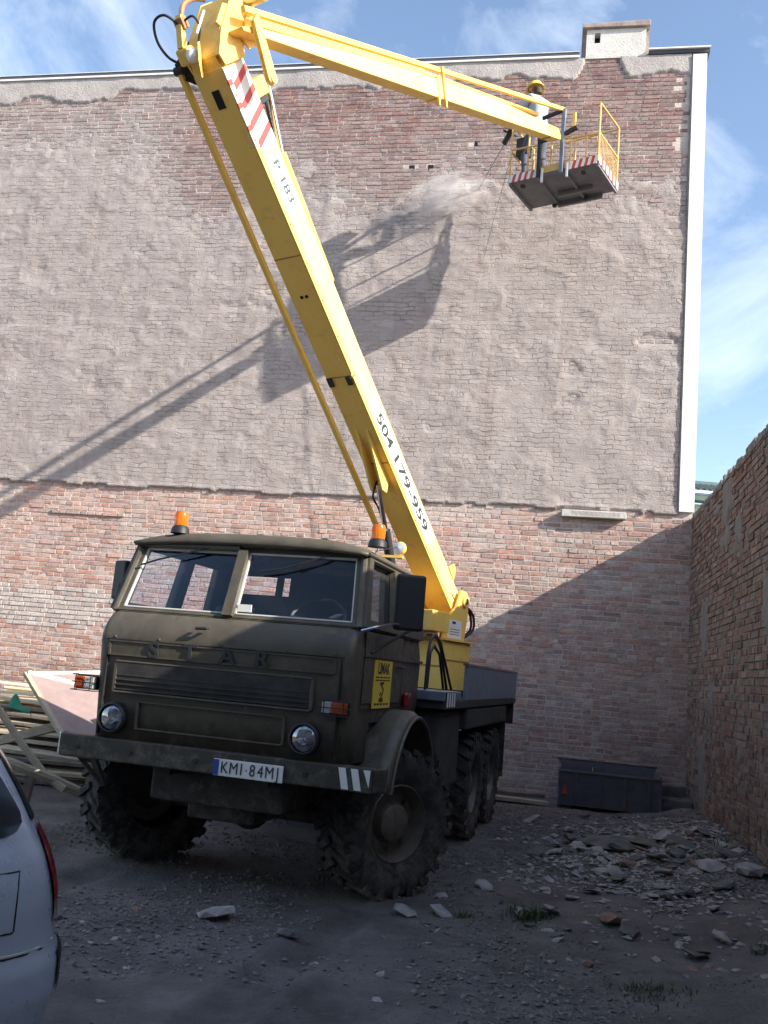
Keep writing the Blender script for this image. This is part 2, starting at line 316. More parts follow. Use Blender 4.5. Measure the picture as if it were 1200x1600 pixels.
# ------------------------------------------------------------------ ground
def sn(x, y): return x*WV.x+y*WV.y, x*WN.x+y*WN.y
def ground_h(x, y):
    x = np.asarray(x, float); y = np.asarray(y, float)
    s, n = sn(x, y)
    near = np.clip(1-np.maximum(np.abs(x)-14, np.abs(y-8)-12)/10, 0, 1)
    h = (fbm(x*.45, y*.45, 3, 3)-.5)*.10+(fbm(x*1.7, y*1.7, 5, 4)-.5)*.075+(fbm(x*6, y*6, 9, 2)-.5)*.034
    heap = .13*np.exp(-((s-1.55)/.75)**2-((n-10.8)/2.3)**2)+.06*np.exp(-((s-.7)/.8)**2-((n-10.6)/1.5)**2)+.16*np.exp(-((s-1.9)/.5)**2)*(n > 4)
    heap = heap*(.75+.5*fbm(x*2.3, y*2.3, 21, 3))
    tu = (x+1.073)*math.cos(R(16.075))-(y-6.627)*math.sin(R(16.075)); tvv = (x+1.073)*math.sin(R(16.075))+(y-6.627)*math.cos(R(16.075))
    flat = np.exp(-np.maximum(0, np.abs(tu)-1.1)**2/.3)*np.exp(-np.maximum(0, np.abs(tvv-3.3)-3.3)**2/.6)
    rut = sum(np.exp(-((tu-a_)/.13)**4) for a_ in (-1.02, 1.02))*np.clip((1.5-tvv)/.6, 0, 1)*np.clip((tvv+5)/2, 0, 1)
    lug = np.sin(tvv*2*math.pi/.17+np.sign(tu)*np.abs(np.abs(tu)-1.02)*22)
    ridge = sum(np.exp(-((np.abs(tu-a_)-.19)/.06)**2) for a_ in (-1.02, 1.02))*np.clip((.8-tvv)/.6, 0, 1)*np.clip((tvv+5)/2, 0, 1)
    rutd = (-.035+.012*lug)*rut*np.clip((.9-tvv)/.5, 0, 1)*(.5+fbm(x*1.1, y*1.1, 25, 2))+.016*ridge*fbm(x*5, y*5, 27, 2)
    return ((h+heap)*(1-.75*flat)-.005*flat+rutd)*near
def axis(lo, hi, fine, far, g=1.35):
    a = list(np.arange(lo, hi+1e-6, fine)); d = fine; b = [lo]; c = [hi]
    while c[-1] < far: d *= g; c.append(c[-1]+d)
    d = fine
    while b[-1] > -far: d *= g; b.append(b[-1]-d)
    return np.array(b[:0:-1]+a+c[1:])
gx = axis(-6.5, 5.0, .055, 260); gy = axis(2.2, 14.5, .055, 260)
X, Y = np.meshgrid(gx, gy); Z = ground_h(X, Y)
me = bpy.data.meshes.new('ground'); nx, ny = len(gx), len(gy)
idx = np.arange(nx*ny).reshape(ny, nx)
quads = np.stack([idx[:-1, :-1], idx[:-1, 1:], idx[1:, 1:], idx[1:, :-1]], -1).reshape(-1, 4)
def np_mesh(name, V, Q, smooth=True):
    me = bpy.data.meshes.new(name); me.vertices.add(len(V)); me.vertices.foreach_set('co', np.asarray(V, np.float32).ravel())
    me.loops.add(Q.size); me.loops.foreach_set('vertex_index', np.asarray(Q, np.int32).ravel())
    me.polygons.add(len(Q)); me.polygons.foreach_set('loop_start', np.arange(len(Q), dtype=np.int32)*Q.shape[1]); me.polygons.foreach_set('loop_total', np.full(len(Q), Q.shape[1], np.int32))
    me.update(calc_edges=True); me.validate()
    me.polygons.foreach_set('use_smooth', [bool(smooth)]*len(me.polygons))
    return me
def mesh_obj(name, me, m, parent=None, **kw):
    me.materials.append(MATS[m]); o = bpy.data.objects.new(name, me); COL.objects.link(o); o.parent = parent; return tag(o, **kw)
mesh_obj('ground', np_mesh('ground', np.stack([X, Y, Z], -1).reshape(-1, 3), quads), 'ground', kind='structure')

# ------------------------------------------------------------------ brickwork
RED = [(.54, .325, .262), (.59, .385, .318), (.51, .315, .272), (.59, .425, .370), (.47, .31, .277), (.62, .455, .395), (.56, .375, .328), (.52, .395, .355), (.55, .30, .235), (.58, .355, .288)]
UP = [(.30, .165, .145), (.34, .19, .165), (.25, .14, .132), (.30, .205, .19), (.225, .14, .137), (.34, .22, .20), (.28, .195, .187), (.31, .165, .14)]
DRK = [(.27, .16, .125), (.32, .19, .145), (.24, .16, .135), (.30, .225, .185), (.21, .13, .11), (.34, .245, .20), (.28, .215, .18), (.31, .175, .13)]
CH = .0805
def layout(x0, x1, z0, z1, rng):
    outl = []; i = 0; z = z0
    while z < z1-.02:
        st = i % 2 == 0; x = x0-rng.uniform(0, .25)
        while x < x1:
            wd = .272 if (st if rng.random() > .16 else not st) else .130
            a, b = max(x, x0), min(x+wd, x1)
            if b-a > .04: outl.append((a, z, b-a, CH-.012))
            x += wd+.011
        z += CH; i += 1
    return outl
def brick_geo(w_, h_, o, rng, j=.0035):
    e = .005
    P = [(0, .012, 0), (w_, .012, 0), (w_, .012, h_), (0, .012, h_), (e, -o, e), (w_-e, -o, e), (w_-e, -o, h_-e), (e, -o, h_-e)]
    P = np.array(P); P[4:] += rng.uniform(-j, j, (4, 3)); P[:4, [0, 2]] += rng.uniform(-j, j, (4, 2))*.6
    return P
BF = np.array([(4, 5, 6, 7), (0, 1, 5, 4), (1, 2, 6, 5), (2, 3, 7, 6), (3, 0, 4, 7)])
def set_tone(me, cols):
    a = me.attributes.new('tone', 'FLOAT_COLOR', 'POINT'); c = np.ones((len(cols), 4), np.float32); c[:, :3] = cols; a.data.foreach_set('color', c.ravel())
def brickwork(items, parent, m, M, rng, single=300, keep=lambda x, z: True):
    """items: (x, z, w, h, out, tone). The nearest ones become bricks of their own, the rest one mass."""
    sc = []
    for k, it in enumerate(items):
        p = M @ Vector((it[0]+it[2]/2, 0, it[1]+it[3]/2)); d = (p-Vector((0, 0, 1.69))).length
        sc.append((d/(it[2]+.12) if keep(it[0], it[1]) else 1e9, k))
    sc.sort(); pick = set(k for d, k in sc[:single] if d < 1e8)
    V = []; Q = []; C = []; var = {}
    for k, (x, z, w_, h_, o, t) in enumerate(items):
        if k in pick:
            full = w_ > .2; key = (full, int(rng.integers(0, 14)))
            if key not in var:
                mm = np_mesh('brick', brick_geo(1.0, 1.0, 1.0, rng, 0)*0+brick_geo(.272 if full else .13, CH-.012, .014, rng), BF, False)
                set_tone(mm, np.tile(np.array(t), (8, 1))); mm.materials.append(MATS[m]); var[key] = mm
            b = bpy.data.objects.new('brick', var[key]); COL.objects.link(b); b.parent = parent
            b.location = (x, -(o-.014), z); b.scale = (w_/(.272 if full else .13), 1, 1)
            continue
        b0 = len(V)*8; V.append(brick_geo(w_, h_, o, rng)+np.array([x, 0, z])); Q.append(BF+b0); C.append(np.tile(np.array(t), (8, 1)))
    me = np_mesh('brick_mass', np.concatenate(V), np.concatenate(Q), False); set_tone(me, np.concatenate(C))
    mesh_obj('bricks', me, m, parent, kind='stuff')

# gable wall of the tall building
WM = frame(WN*WD, WV, WN, (0, 0, 1))
bld = empty('brick_building', WM, 'tall old building with bare brick and rough grey plaster side wall', 'building')
MB().box(-16, 2.0, 0, 9, -.3, 12.56).build('wall', 'mortar', bld)
rng = np.random.default_rng(11)
def ztop(s): return 10.15+(fbm(np.asarray(s)*.9, 0*np.asarray(s)+3.1, 31, 4)-.5)*1.5+np.where(np.asarray(s) < -7.4, np.clip((-7.4-np.asarray(s))*1.2, 0, 1.2), 0)
def thick(s, z):
    s = np.asarray(s, float); z = np.asarray(z, float)
    body = .024+(fbm(s*1.1, z*1.6, 41, 4)-.5)*.022+(fbm(s*3, z*5, 43, 3)-.5)*.010+(fbm(s*13, z*11, 45, 2)-.5)*.008
    course = .004*np.sin(z*2*math.pi/CH)*np.clip(fbm(s*.8, z*.8, 47, 2)*3-1.0, 0, 1)
    f = np.clip((ztop(s)-z+.6)/1.5, 0, 1)
    low = 4.50+(fbm(s*3, s*0+1, 51, 3)-.5)*.07+np.clip((s+3.0)/5, 0, 1)*.0
    lip = .028*np.exp(-np.maximum(z-low, 0)/.045)
    th = (body+course+lip)*f-.012*(1-f)-(1-f)*(fbm(s*2.5, z*2.5, 57, 3))*.012
    lay = fbm(s*1.5+2, z*2.6, 53, 4); th = th+f*(.009*np.clip((lay-.50)*60, 0, 1)-.007*np.clip((lay-.60)*60, 0, 1)-.006*np.clip((.40-lay)*60, 0, 1))
    th = th+(fbm(s*7, z*9, 59, 3)-.5)*.040*(4*f*(1-f))
    patch = np.clip((fbm(s*1.4+9, z*1.9, 61, 3)-.53)*8, 0, 1)*(z > 4.6)
    th = th+patch*.014*(1-f)
    bare = np.clip((fbm(s*1.3+4, z*1.9+7, 67, 4)-.74)*10, 0, 1)
    th = th-bare*.03
    return np.where(z < low, -.03, th)
sg = np.arange(-14.2, 1.775, .036); zg = np.arange(4.42, 12.2, .036)
S, ZZ = np.meshgrid(sg, zg); TH = thick(S, ZZ); idx = np.arange(S.size).reshape(S.shape)
Q = np.stack([idx[:-1, :-1], idx[:-1, 1:], idx[1:, 1:], idx[1:, :-1]], -1).reshape(-1, 4)
Tq = TH.ravel()[Q]; Q = Q[(Tq.max(1) > -.004) & (ZZ.ravel()[Q].min(1) > 4.40)]
jit = rng.uniform(-.006, .006, (S.size, 2))
V = np.stack([S.ravel()+jit[:, 0], -np.maximum(TH, -.008).ravel(), ZZ.ravel()+jit[:, 1]], -1)
mesh_obj('plaster', np_mesh('plaster', V, Q), 'plaster', bld)
items = []
HOLES = [(.28, 10.42), (-1.84, 11.0), (-2.98, 10.55), (-2.64, 10.55), (.95, 10.2)]
LAY = np.array(layout(-14.2, 1.99, .0, 12.56, rng))
T3 = np.min([thick(LAY[:, 0]+LAY[:, 2]*f_, LAY[:, 1]+.035) for f_ in (.12, .5, .88)], 0); LIME = fbm(LAY[:, 0]*.7, LAY[:, 1]*.9, 71, 3)
for (x, z, w_, h_), t3, lm in zip(LAY, T3, LIME):
    if z > 4.40 and x+w_ > 1.77: continue
    if z > 4.45 and t3 > .006: continue
    if any(abs(x+w_/2-a) < .10 and abs(z+.03-b) < .05 for a, b in HOLES): continue
    o = (.0045+rng.uniform(-.002, .004)) if z < 4.5 else .010+rng.uniform(-.004, .005)
    if rng.random() < .02: o = .012
    if abs(z-3.95) < .045 and -9.1 < x < -7.6: o = .035
    pal = RED if z < 4.5 else UP; c = np.array(pal[rng.integers(len(pal))])
    if z < 4.5 and z > 2.0 and lm > .60: c = c*.5+np.array((.58, .54, .50))*.5
    lw = 1-(((x+9.3)/2.0)**2+((z-2.25)/.40)**2)
    if lw > 0 and rng.random() < .35+lw: c = c*.25+np.array((.66, .62, .58))*.75; o += .006
    if z < 1.3: c = c*.82
    if z > 4.5:
        bl_ = min(.85, max(0, 1-(z-float(ztop(x)))/1.3)*.6*rng.uniform(.5, 1.3)+(.4*rng.uniform(.3, 1.4) if x < -7.4 else 0)); c = c*(1-bl_)+np.array((.40, .36, .345))*bl_; o = o*(1-.5*bl_)
    items.append((x, z, w_, h_, o, c*rng.uniform(.85, 1.12)))
brickwork([i_ for i_ in items if i_[1] < 4.45], bld, 'brick', WM, rng, 300, lambda x, z: -.9 < x < 1.95 and .9 < z < 4.40)
brickwork([i_ for i_ in items if i_[1] >= 4.45], bld, 'brick_up', WM, rng, 0)
mb = MB()
for a, b in HOLES: mb.box(a-.05, a+.05, -.003, .01, b-.06, b+.05)
mb.build('putlog_hole', 'void', bld)
# cement band under the roof edge
def sheet(name, m, x0, x1, z0, z1, fn, step=.04):
    xs = np.arange(x0, x1+1e-6, step); zs = np.arange(z0, z1+1e-6, step); A, B = np.meshgrid(xs, zs); T = fn(A, B); i_ = np.arange(A.size).reshape(A.shape)
    q = np.stack([i_[:-1, :-1], i_[:-1, 1:], i_[1:, 1:], i_[1:, :-1]], -1).reshape(-1, 4); q = q[T.ravel()[q].max(1) > -.002]
    mesh_obj(name, np_mesh(name, np.stack([A.ravel(), -np.maximum(T, -.006).ravel(), B.ravel()], -1), q), m, bld)
def band(s, z): return np.where(z > 12.20+(fbm(s*1.6, s*0, 81, 4)-.5)*.40+.6*np.exp(-((s-.25)/.35)**4), .030+(fbm(s*2.2, z*2.2, 83, 4)-.5)*.03, -.03)
sheet('cement_band', 'cement', -14.2, 1.775, 11.95, 12.585, band, .035)
MB().box(1.775, 2.004, -.055, .01, 4.53, 12.55).build('corner_strip', 'white_paint', bld, bevel=.004)
MB().box(1.752, 1.774, -.034, .01, 4.5, 12.5).build('shadow_gap', 'cap_brown', bld)
MB().box(-14.4, -.14, -.06, .4, 12.586, 12.622).build('fascia_board', 'white_paint', bld)
MB().box(-14.4, -.145, -.045, .4, 12.624, 12.69).build('roof_edge', 'sheet_dark', bld)
MB().box(-14.4, -.148, -.055, .5, 12.692, 12.703).build('flashing', 'white', bld)
MB().box(1.03, 2.06, -.09, .5, 12.655, 12.68).build('flashing', 'white', bld)
MB().box(1.03, 2.05, -.05, .5, 12.59, 12.652).build('roof_edge', 'sheet_dark', bld)
mb = MB(); mb.add([(-16, .5, 12.6), (2.06, .5, 12.6), (2.06, 9.4, 11.2), (-16, 9.4, 11.2)], [(0, 1, 2, 3)]); mb.build('roof', 'sheet_dark', bld)
ch = MB()
ch.box(-.04, .10, -.03, .8, 12.56, 13.13).box(.20, .98, -.03, .8, 12.56, 13.13).box(.10, .20, -.03, .8, 12.56, 12.86).box(.10, .20, .12, .8, 12.86, 13.128)
ch.box(.10, .20, -.03, .12, 13.06, 13.128)
cho = ch.build('chimney', 'chimney', bld)
MB().box(-.115, 1.055, -.085, .95, 13.132, 13.235, .012).build('chimney_cap', 'cap_brown', cho, bevel=.01)
MB().box(-.10, -.043, .05, .92, 12.58, 13.13).box(.983, 1.04, .05, .92, 12.58, 13.13).build('chimney_side', 'cap_brown', cho)
MB().box(.11, .19, .10, .118, 12.87, 13.05).build('vent', 'void', cho)
MB().box(-.03, .97, -.125, .01, 4.355, 4.465, .006).build('ledge', 'concrete', bld, bevel=.008)
MB().box(.12, .88, -.129, -.12, 4.375, 4.445).build('ledge_face', 'cement', bld)

# brick wall closing the yard on the right
RM = frame(WN*WD+WV*1.992, -WN, WV, (0, 0, 1))
rw = empty('yard_wall', RM, 'shaded brown brick yard wall running towards the viewer', 'wall')
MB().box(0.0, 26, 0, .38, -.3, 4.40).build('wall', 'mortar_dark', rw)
rng = np.random.default_rng(23); items = []
def rpatch(x, z): return fbm(np.asarray(x)*1.3, np.asarray(z)*1.1, 91, 4)+.22*np.exp(-((np.asarray(x)-6.1)/.55)**2)*np.clip((2.6-np.asarray(z))/.8, 0, 1)
for (x, z, w_, h_) in layout(.02, 8.2, 0, 4.40, rng):
    if rpatch(x+w_/2, z+.03) > .71: continue
    o = .010+rng.uniform(-.006, .012)
    if rng.random() < .05: o = .002
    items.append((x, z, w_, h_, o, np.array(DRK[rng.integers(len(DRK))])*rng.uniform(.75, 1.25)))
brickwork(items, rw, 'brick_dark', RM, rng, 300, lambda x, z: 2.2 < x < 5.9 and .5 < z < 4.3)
xs = np.arange(.03, 8.2, .045); zs = np.arange(0, 4.4, .045); A, B = np.meshgrid(xs, zs)
T = np.where(rpatch(A, B) > .685, .022+(fbm(A*4, B*4, 95, 4)-.5)*.03, -.03); i_ = np.arange(A.size).reshape(A.shape)
q = np.stack([i_[:-1, :-1], i_[:-1, 1:], i_[1:, 1:], i_[1:, :-1]], -1).reshape(-1, 4); q = q[T.ravel()[q].max(1) > -.002]
mesh_obj('render_patch', np_mesh('render_patch', np.stack([A.ravel(), -np.maximum(T, -.004).ravel(), B.ravel()], -1), q), 'patch', rw)
x = .0; k = 0
cop = []
while x < 8.3:                                         # uneven top course, brick on edge
    w_ = rng.uniform(.10, .16); hh = rng.uniform(.03, .085) if rng.random() > .12 else rng.uniform(.0, .02)
    b = MB().box(0, w_-.008, -.02, .36, -.02, max(hh, .012), .006).build('coping_brick', 'mortar_dark', rw); b.location = (x, 0, 4.402); x += w_
MB().box(8.3, 26, 0, .36, 4.402, 4.45).build('coping', 'mortar_dark', rw)

# building far behind the yard wall
fb = empty('far_building', Matrix.Translation((10, 44, 0)), 'distant pale green building with dark roof seen beside the gable corner', 'building')
MB().box(3.2, 30, 1, 12, -1, 11.2).build('wall', 'far_wall', fb)
mb = MB(); mb.box(2.6, 31, .2, .9, 11.25, 11.55); mb.build('eaves', 'far_roof', fb)
MB().box(2.6, 31, .12, .35, 11.6, 11.74).build('gutter', 'white_paint', fb)
rf = MB()
for k in range(95):
    xx = 2.6+k*.3; rf.add([(xx, .4, 11.78), (xx+.3, .4, 11.78), (xx+.3, 6, 13.6), (xx, 6, 13.6)], [(0, 1, 2, 3)])
    rf.tube([(xx, .38, 11.8), (xx, 3.2, 12.72)], .09, 6)
rf.build('roof', 'far_roof', fb)

# added unseen house behind the viewer, blocks sky light to deepen the yard's shade
hb = empty('sky_blocking_house', frame(WN*-7.5, WV, WN, (0, 0, 1)), 'added unseen grey house behind the viewer blocking sky light', 'building')
MB().box(-18, 3.5, -9, 0, -.2, 12.0).build('wall', 'patch', hb)
MB().box(-18.3, 3.8, -9.3, .35, 12.0, 12.3).build('eaves', 'concrete', hb)
mb = MB(); mb.add([(-18.3, .3, 12.3), (3.8, .3, 12.3), (3.8, -4.5, 15.2), (-18.3, -4.5, 15.2), (3.8, -9.3, 12.3), (-18.3, -9.3, 12.3)], [(0, 1, 2, 3), (3, 2, 4, 5), (1, 4, 2), (0, 3, 5)]); mb.build('roof', 'cap_brown', hb)
for r_ in range(4):
    for c_ in range(8):
        x = -16.5+c_*2.5; z = 1.0+r_*2.9
        f_ = MB().box(x, x+1.15, .002, .06, z, z+1.6).build('window', 'white_paint', hb)
        for k in (0, 1): MB().box(x+.08+k*.53, x+.54+k*.53, .061, .068, z+.08, z+1.52).build('pane', 'car_black', f_)
        MB().box(x-.08, x+1.23, .002, .14, z-.1, z-.002).build('sill', 'concrete', f_)

# ------------------------------------------------------------------ truck with aerial lift
TB = R(16.075); TU = Vector((math.cos(TB), -math.sin(TB), 0)); TV = Vector((math.sin(TB), math.cos(TB), 0)); TO = Vector((-1.073, 6.627, 0))
TM = frame(TO, TU, TV, (0, 0, 1)); TMI = TM.inverted()
trk = empty('aerial_lift_truck', TM, 'dark olive military truck carrying a raised yellow folding boom lift', 'truck')
def panel(mb, P, holes, nsub=1):
    P = [Vector(p) for p in P]
    def pt(a, b): return (P[0]*(1-a)+P[1]*a)*(1-b)+(P[3]*(1-a)+P[2]*a)*b
    A = sorted({0., 1.}|{h[i] for h in holes for i in (0, 1)}); B = sorted({0., 1.}|{h[i] for h in holes for i in (2, 3)})
    for i in range(len(A)-1):
        for j in range(len(B)-1):
            ca, cb = (A[i]+A[i+1])/2, (B[j]+B[j+1])/2
            if any(h[0] < ca < h[1] and h[2] < cb < h[3] for h in holes): continue
            mb.add([pt(A[i], B[j]), pt(A[i+1], B[j]), pt(A[i+1], B[j+1]), pt(A[i], B[j+1])], [(0, 1, 2, 3)])
    return pt
def pane(pt, h, name, par, ins=.02, trim='black'):
    n = (pt(1, 0)-pt(0, 0)).cross(pt(0, 1)-pt(0, 0)).normalized()
    c = [pt(h[0], h[2]), pt(h[1], h[2]), pt(h[1], h[3]), pt(h[0], h[3])]
    g_ = MB(); g_.add([p-n*ins for p in c], [(0, 1, 2, 3)]); w_ = g_.build(name, 'glass', par)
    t_ = MB()
    for a, b in zip(c, c[1:]+c[:1]): t_.bar(a-n*(ins-.006), b-n*(ins-.006), .022, .022, up=n)
    t_.build('seal', trim, w_); return w_
# lower cab shell: lofted rings
rows = [(1.03, .055, .985), (1.30, .04, .995), (1.50, .025, 1.0), (1.74, .0, 1.005), (1.775, .0, 1.005), (1.83, .012, 1.0), (1.90, .045, .99), (1.945, .085, .982), (1.972, .13, .976)]
def ring(z, v0, hw):
    r_ = .075; pts = [(hw-.01, 2.0, z), (hw, .5, z), (hw, v0+r_, z)]
    for k in range(1, 5):
        a = k/5*math.pi/2; pts.append((hw-r_+r_*math.cos(a), v0+r_-r_*math.sin(a), z))
    pts.append((hw-r_, v0, z)); mid = [(x, v0, z) for x in (.45, 0, -.45)]
    return pts+mid+[(-x, y, z_) for x, y, z_ in pts[::-1]]
mb = MB(); rg = [ring(*r_) for r_ in rows]; m_ = len(rg[0])
vs_ = [p for r_ in rg for p in r_]; fs_ = []
for i in range(len(rg)-1):
    for k in range(m_-1):
        if i == 0 and k in (0, m_-2): continue
        fs_.append((i*m_+k, i*m_+k+1, (i+1)*m_+k+1, (i+1)*m_+k))
mb.add(vs_, fs_); body = mb.build('cab_body', 'olive', trk, smooth=True, solid=.03)
mb = MB(); mb.box(-.97, .97, 1.99, 2.012, 1.03, 1.974); mb.build('cab_back_panel', 'olive', trk)
MB().box(-.96, .96, .10, 1.985, 1.24, 1.29).build('cab_floor', 'olive_in', trk)
# glazed upper cab
mb = MB(); FR = [(-.976, .13, 1.972), (.976, .13, 1.972), (.91, .315, 2.515), (-.91, .315, 2.515)]
hF = [(.030, .462, .05, .93), (.503, .970, .05, .93)]; pF = panel(mb, FR, hF)
hS = [(.06, .43, .10, .92), (.505, .80, .10, .92)]
SR = [(.976, .13, 1.972), (.968, 2.0, 1.972), (.905, 2.0, 2.515), (.91, .315, 2.515)]; pR = panel(mb, SR, hS)
SL = [(-.968, 2.0, 1.972), (-.976, .13, 1.972), (-.91, .315, 2.515), (-.905, 2.0, 2.515)]; hL = [(1-b, 1-a, c, d) for a, b, c, d in hS]; pL = panel(mb, SL, hL)
SB = [(.968, 2.0, 1.972), (-.968, 2.0, 1.972), (-.905, 2.0, 2.515), (.905, 2.0, 2.515)]; hB = [(.660, .71, .56, .92), (.735, .965, .56, .92)]; pB = panel(mb, SB, hB)
cabu = mb.build('cab_frame', 'olive', trk, solid=.045)
for h in hF: pane(pF, h, 'windscreen', trk, trim='trim')
for h in hS: pane(pR, h, 'side_window', trk)
for h in hL: pane(pL, h, 'side_window', trk)
for h in hB: pane(pB, h, 'rear_window', trk)
mb = MB()
for s_ in (-1, 1):
    mb.tube([(s_*.975, .132, 1.965), (s_*.91, .317, 2.515)], .026, 8); mb.tube([(s_*.966, 1.995, 1.97), (s_*.904, 1.995, 2.515)], .03, 8)
    mb.tube([(s_*.974, .14, 1.975), (s_*.968, 1.99, 1.975)], .016, 8)
mb.tube([(-.975, .128, 1.972), (.975, .128, 1.972)], .013, 8)
mb.build('pillar', 'olive', trk, smooth=True)
def roof(a, b):
    x = 2*a-1; y = 2*b-1; c = (1-abs(x)**5)**.6*(1-abs(y)**7)**.6 if abs(x) < 1 and abs(y) < 1 else 0
    return (.955*x, .215+1.84*b+.02*(1-c)*(0 if b > .5 else 1), 2.512+.028*(1-x*x)+.105*c)
mb = MB(); mb.grid(roof, 28, 28); mb.build('roof', 'olive', trk, smooth=True, solid=.028)
mb = MB()
for k in (-.5, 0, .5): mb.bar((k, .55, 2.642), (k, 1.85, 2.642), .05, .012)
mb.build('roof_rib', 'olive', trk)
for s_ in (-1, 1): MB().tube([(s_*.962, .26, 2.507), (s_*.962, 2.02, 2.507)], .012, 6).build('rain_gutter', 'olive', trk)
# doors on both sides: seam lines, sill, handle
for s_ in (-1, 1):
    d_ = MB(); d_.box(s_*1.002-.006, s_*1.002+.006, .22, 1.30, 1.44, 1.95); dd = d_.build('door', 'olive', trk, bevel=.004)
    MB().box(s_*1.012-.008, s_*1.012+.008, .20, 2.0, 1.772, 1.792).build('belt_moulding', 'olive', trk)
    MB().box(s_*1.0-.012, s_*1.0+.012, .28, 1.0, 1.985, 2.003).build('window_sill', 'trim', dd)
    MB().tube([(s_*1.012, 1.12, 1.72), (s_*1.045, 1.13, 1.72), (s_*1.045, 1.24, 1.72), (s_*1.012, 1.25, 1.72)], .011, 6).build('handle', 'black', dd)
for s_ in (-1, 1):
    g_ = MB(); x0, x1 = sorted((s_*1.0085, s_*1.0105))
    g_.box(x0, x1, .205, .215, 1.40, 1.95).box(x0, x1, 1.31, 1.32, 1.40, 1.95).box(x0, x1, .205, 1.32, 1.395, 1.405); g_.build('door_gap', 'void', trk)
    MB().box(min(s_*.905, s_*.915), max(s_*.905, s_*.915), .0, .035, 1.06, 1.735).build('panel_gap', 'void', trk)
MB().box(-.93, .93, -.0025, .01, 1.742, 1.750).build('panel_gap', 'void', trk)
MB().box(-.96, .96, .103, .12, 1.953, 1.960).build('panel_gap', 'void', trk)
for x in (-.86, -.5, 0, .5, .86): MB().lathe([(0, -.006), (.009, -.004), (.011, 0)], (x, .0, 1.765), (0, 1, 0), 8).build('rivet', 'olive', trk)
# front details
mb = MB()
for z in (1.368, 1.588): mb.bar((-.83, .012, z), (.71, .012, z), .03, .016)
for x in (-.83, .71): mb.bar((x, .018, 1.37), (x, .010, 1.588), .03, .016, up=(0, 1, 0))
gr = mb.build('grille', 'olive', trk, bevel=.006)
mb = MB(); mb.add([(-.82, .034, 1.37), (.70, .034, 1.37), (.70, .012, 1.586), (-.82, .012, 1.586)], [(0, 1, 2, 3)]); mb.M = Matrix.Translation((0, -.012, 0)); mb.build('grille_mesh', 'chassis', gr)
for k in range(6):
    z = 1.39+k*.034; b_ = MB().bar((-.81, .012, z), (.69, .012, z), .012, .008); b_.build('grille_slat', 'chassis', gr)
mb = MB()
for x0, x1, z0, z1 in ((-.62, .52, 1.12, 1.31), (-.90, .86, 1.635, 1.735)):
    for z in (z0, z1): mb.bar((x0, .026 if z < 1.5 else .004, z), (x1, .026 if z < 1.5 else .004, z), .022, .010)
    for x in (x0, x1): mb.bar((x, .036 if z0 < 1.5 else .008, z0), (x, .026 if z0 < 1.5 else .002, z1), .022, .010, up=(0, 1, 0))
mb.build('front_panel_frame', 'olive', trk)
for x, ch_ in ((-.53, 'S'), (-.24, 'T'), (.055, 'A'), (.32, 'R')):
    text_mb(ch_, .16, frame((x, -.004, 1.684), (1, 0, 0), (0, 0, 1), (0, -1, 0)), .006, .004, 1.15).build('badge_letter', 'letter', trk)
MB().tube([(-.20, -.0, 1.872), (-.20, -.03, 1.868), (-.12, -.03, 1.872), (-.12, .0, 1.876)], .012, 6).build('grab_handle', 'black', trk)
for x, z in ((-.80, 1.18), (.69, 1.18)):
    h_ = MB().lathe([(.0, .05), (.10, .05), (.115, .02), (.112, -.015), (.098, -.028), (.09, -.02)], (x, .0, z), (0, 1, 0), 28).build('headlight', 'black', trk, smooth=True)
    MB().lathe([(.0, .03), (.05, .018), (.088, -.012)], (x, .0, z), (0, 1, 0), 24).build('reflector', 'chrome', h_, smooth=True)
    MB().lathe([(.0, -.034), (.04, -.031), (.075, -.022), (.09, -.012)], (x, .0, z), (0, 1, 0), 24).build('lens', 'lens_clear', h_, smooth=True)
    MB().lathe([(.0, .02), (.012, .018), (.014, -.005), (.0, -.01)], (x, .0, z), (0, 1, 0), 10).build('bulb', 'white', h_)
def indicator(x0, xm, x1, v, z0, z1, wside):
    b_ = MB().box(min(x0, x1)-.006, max(x0, x1)+.006, v, v+.05, z0-.006, z1+.006).build('indicator', 'black', trk, bevel=.004)
    MB().box(x0, xm-.002, v-.035, v, z0, z1).build('white_lens' if wside == 0 else 'amber_lens', 'ind_white' if wside == 0 else 'ind_amber', b_, bevel=.008)
    MB().box(xm+.002, x1, v-.035, v, z0, z1).build('amber_lens' if wside == 0 else 'white_lens', 'ind_amber' if wside == 0 else 'ind_white', b_, bevel=.008)
    g2 = MB()
    for z in (z0-.012, (z0+z1)/2, z1+.012): g2.tube([(x0-.012, v+.03, z), (x0-.012, v-.05, z), (x1+.012, v-.05, z), (x1+.012, v+.03, z)], .004, 5)
    for x in (x0+.02, x1-.02): g2.tube([(x, v-.05, z0-.012), (x, v-.05, z1+.012)], .004, 5)
    g2.build('guard', 'black', b_)
indicator(.805, .873, .985, -.0, 1.368, 1.445, 0)
indicator(-1.165, -1.085, -1.0, .05, 1.365, 1.455, 1)
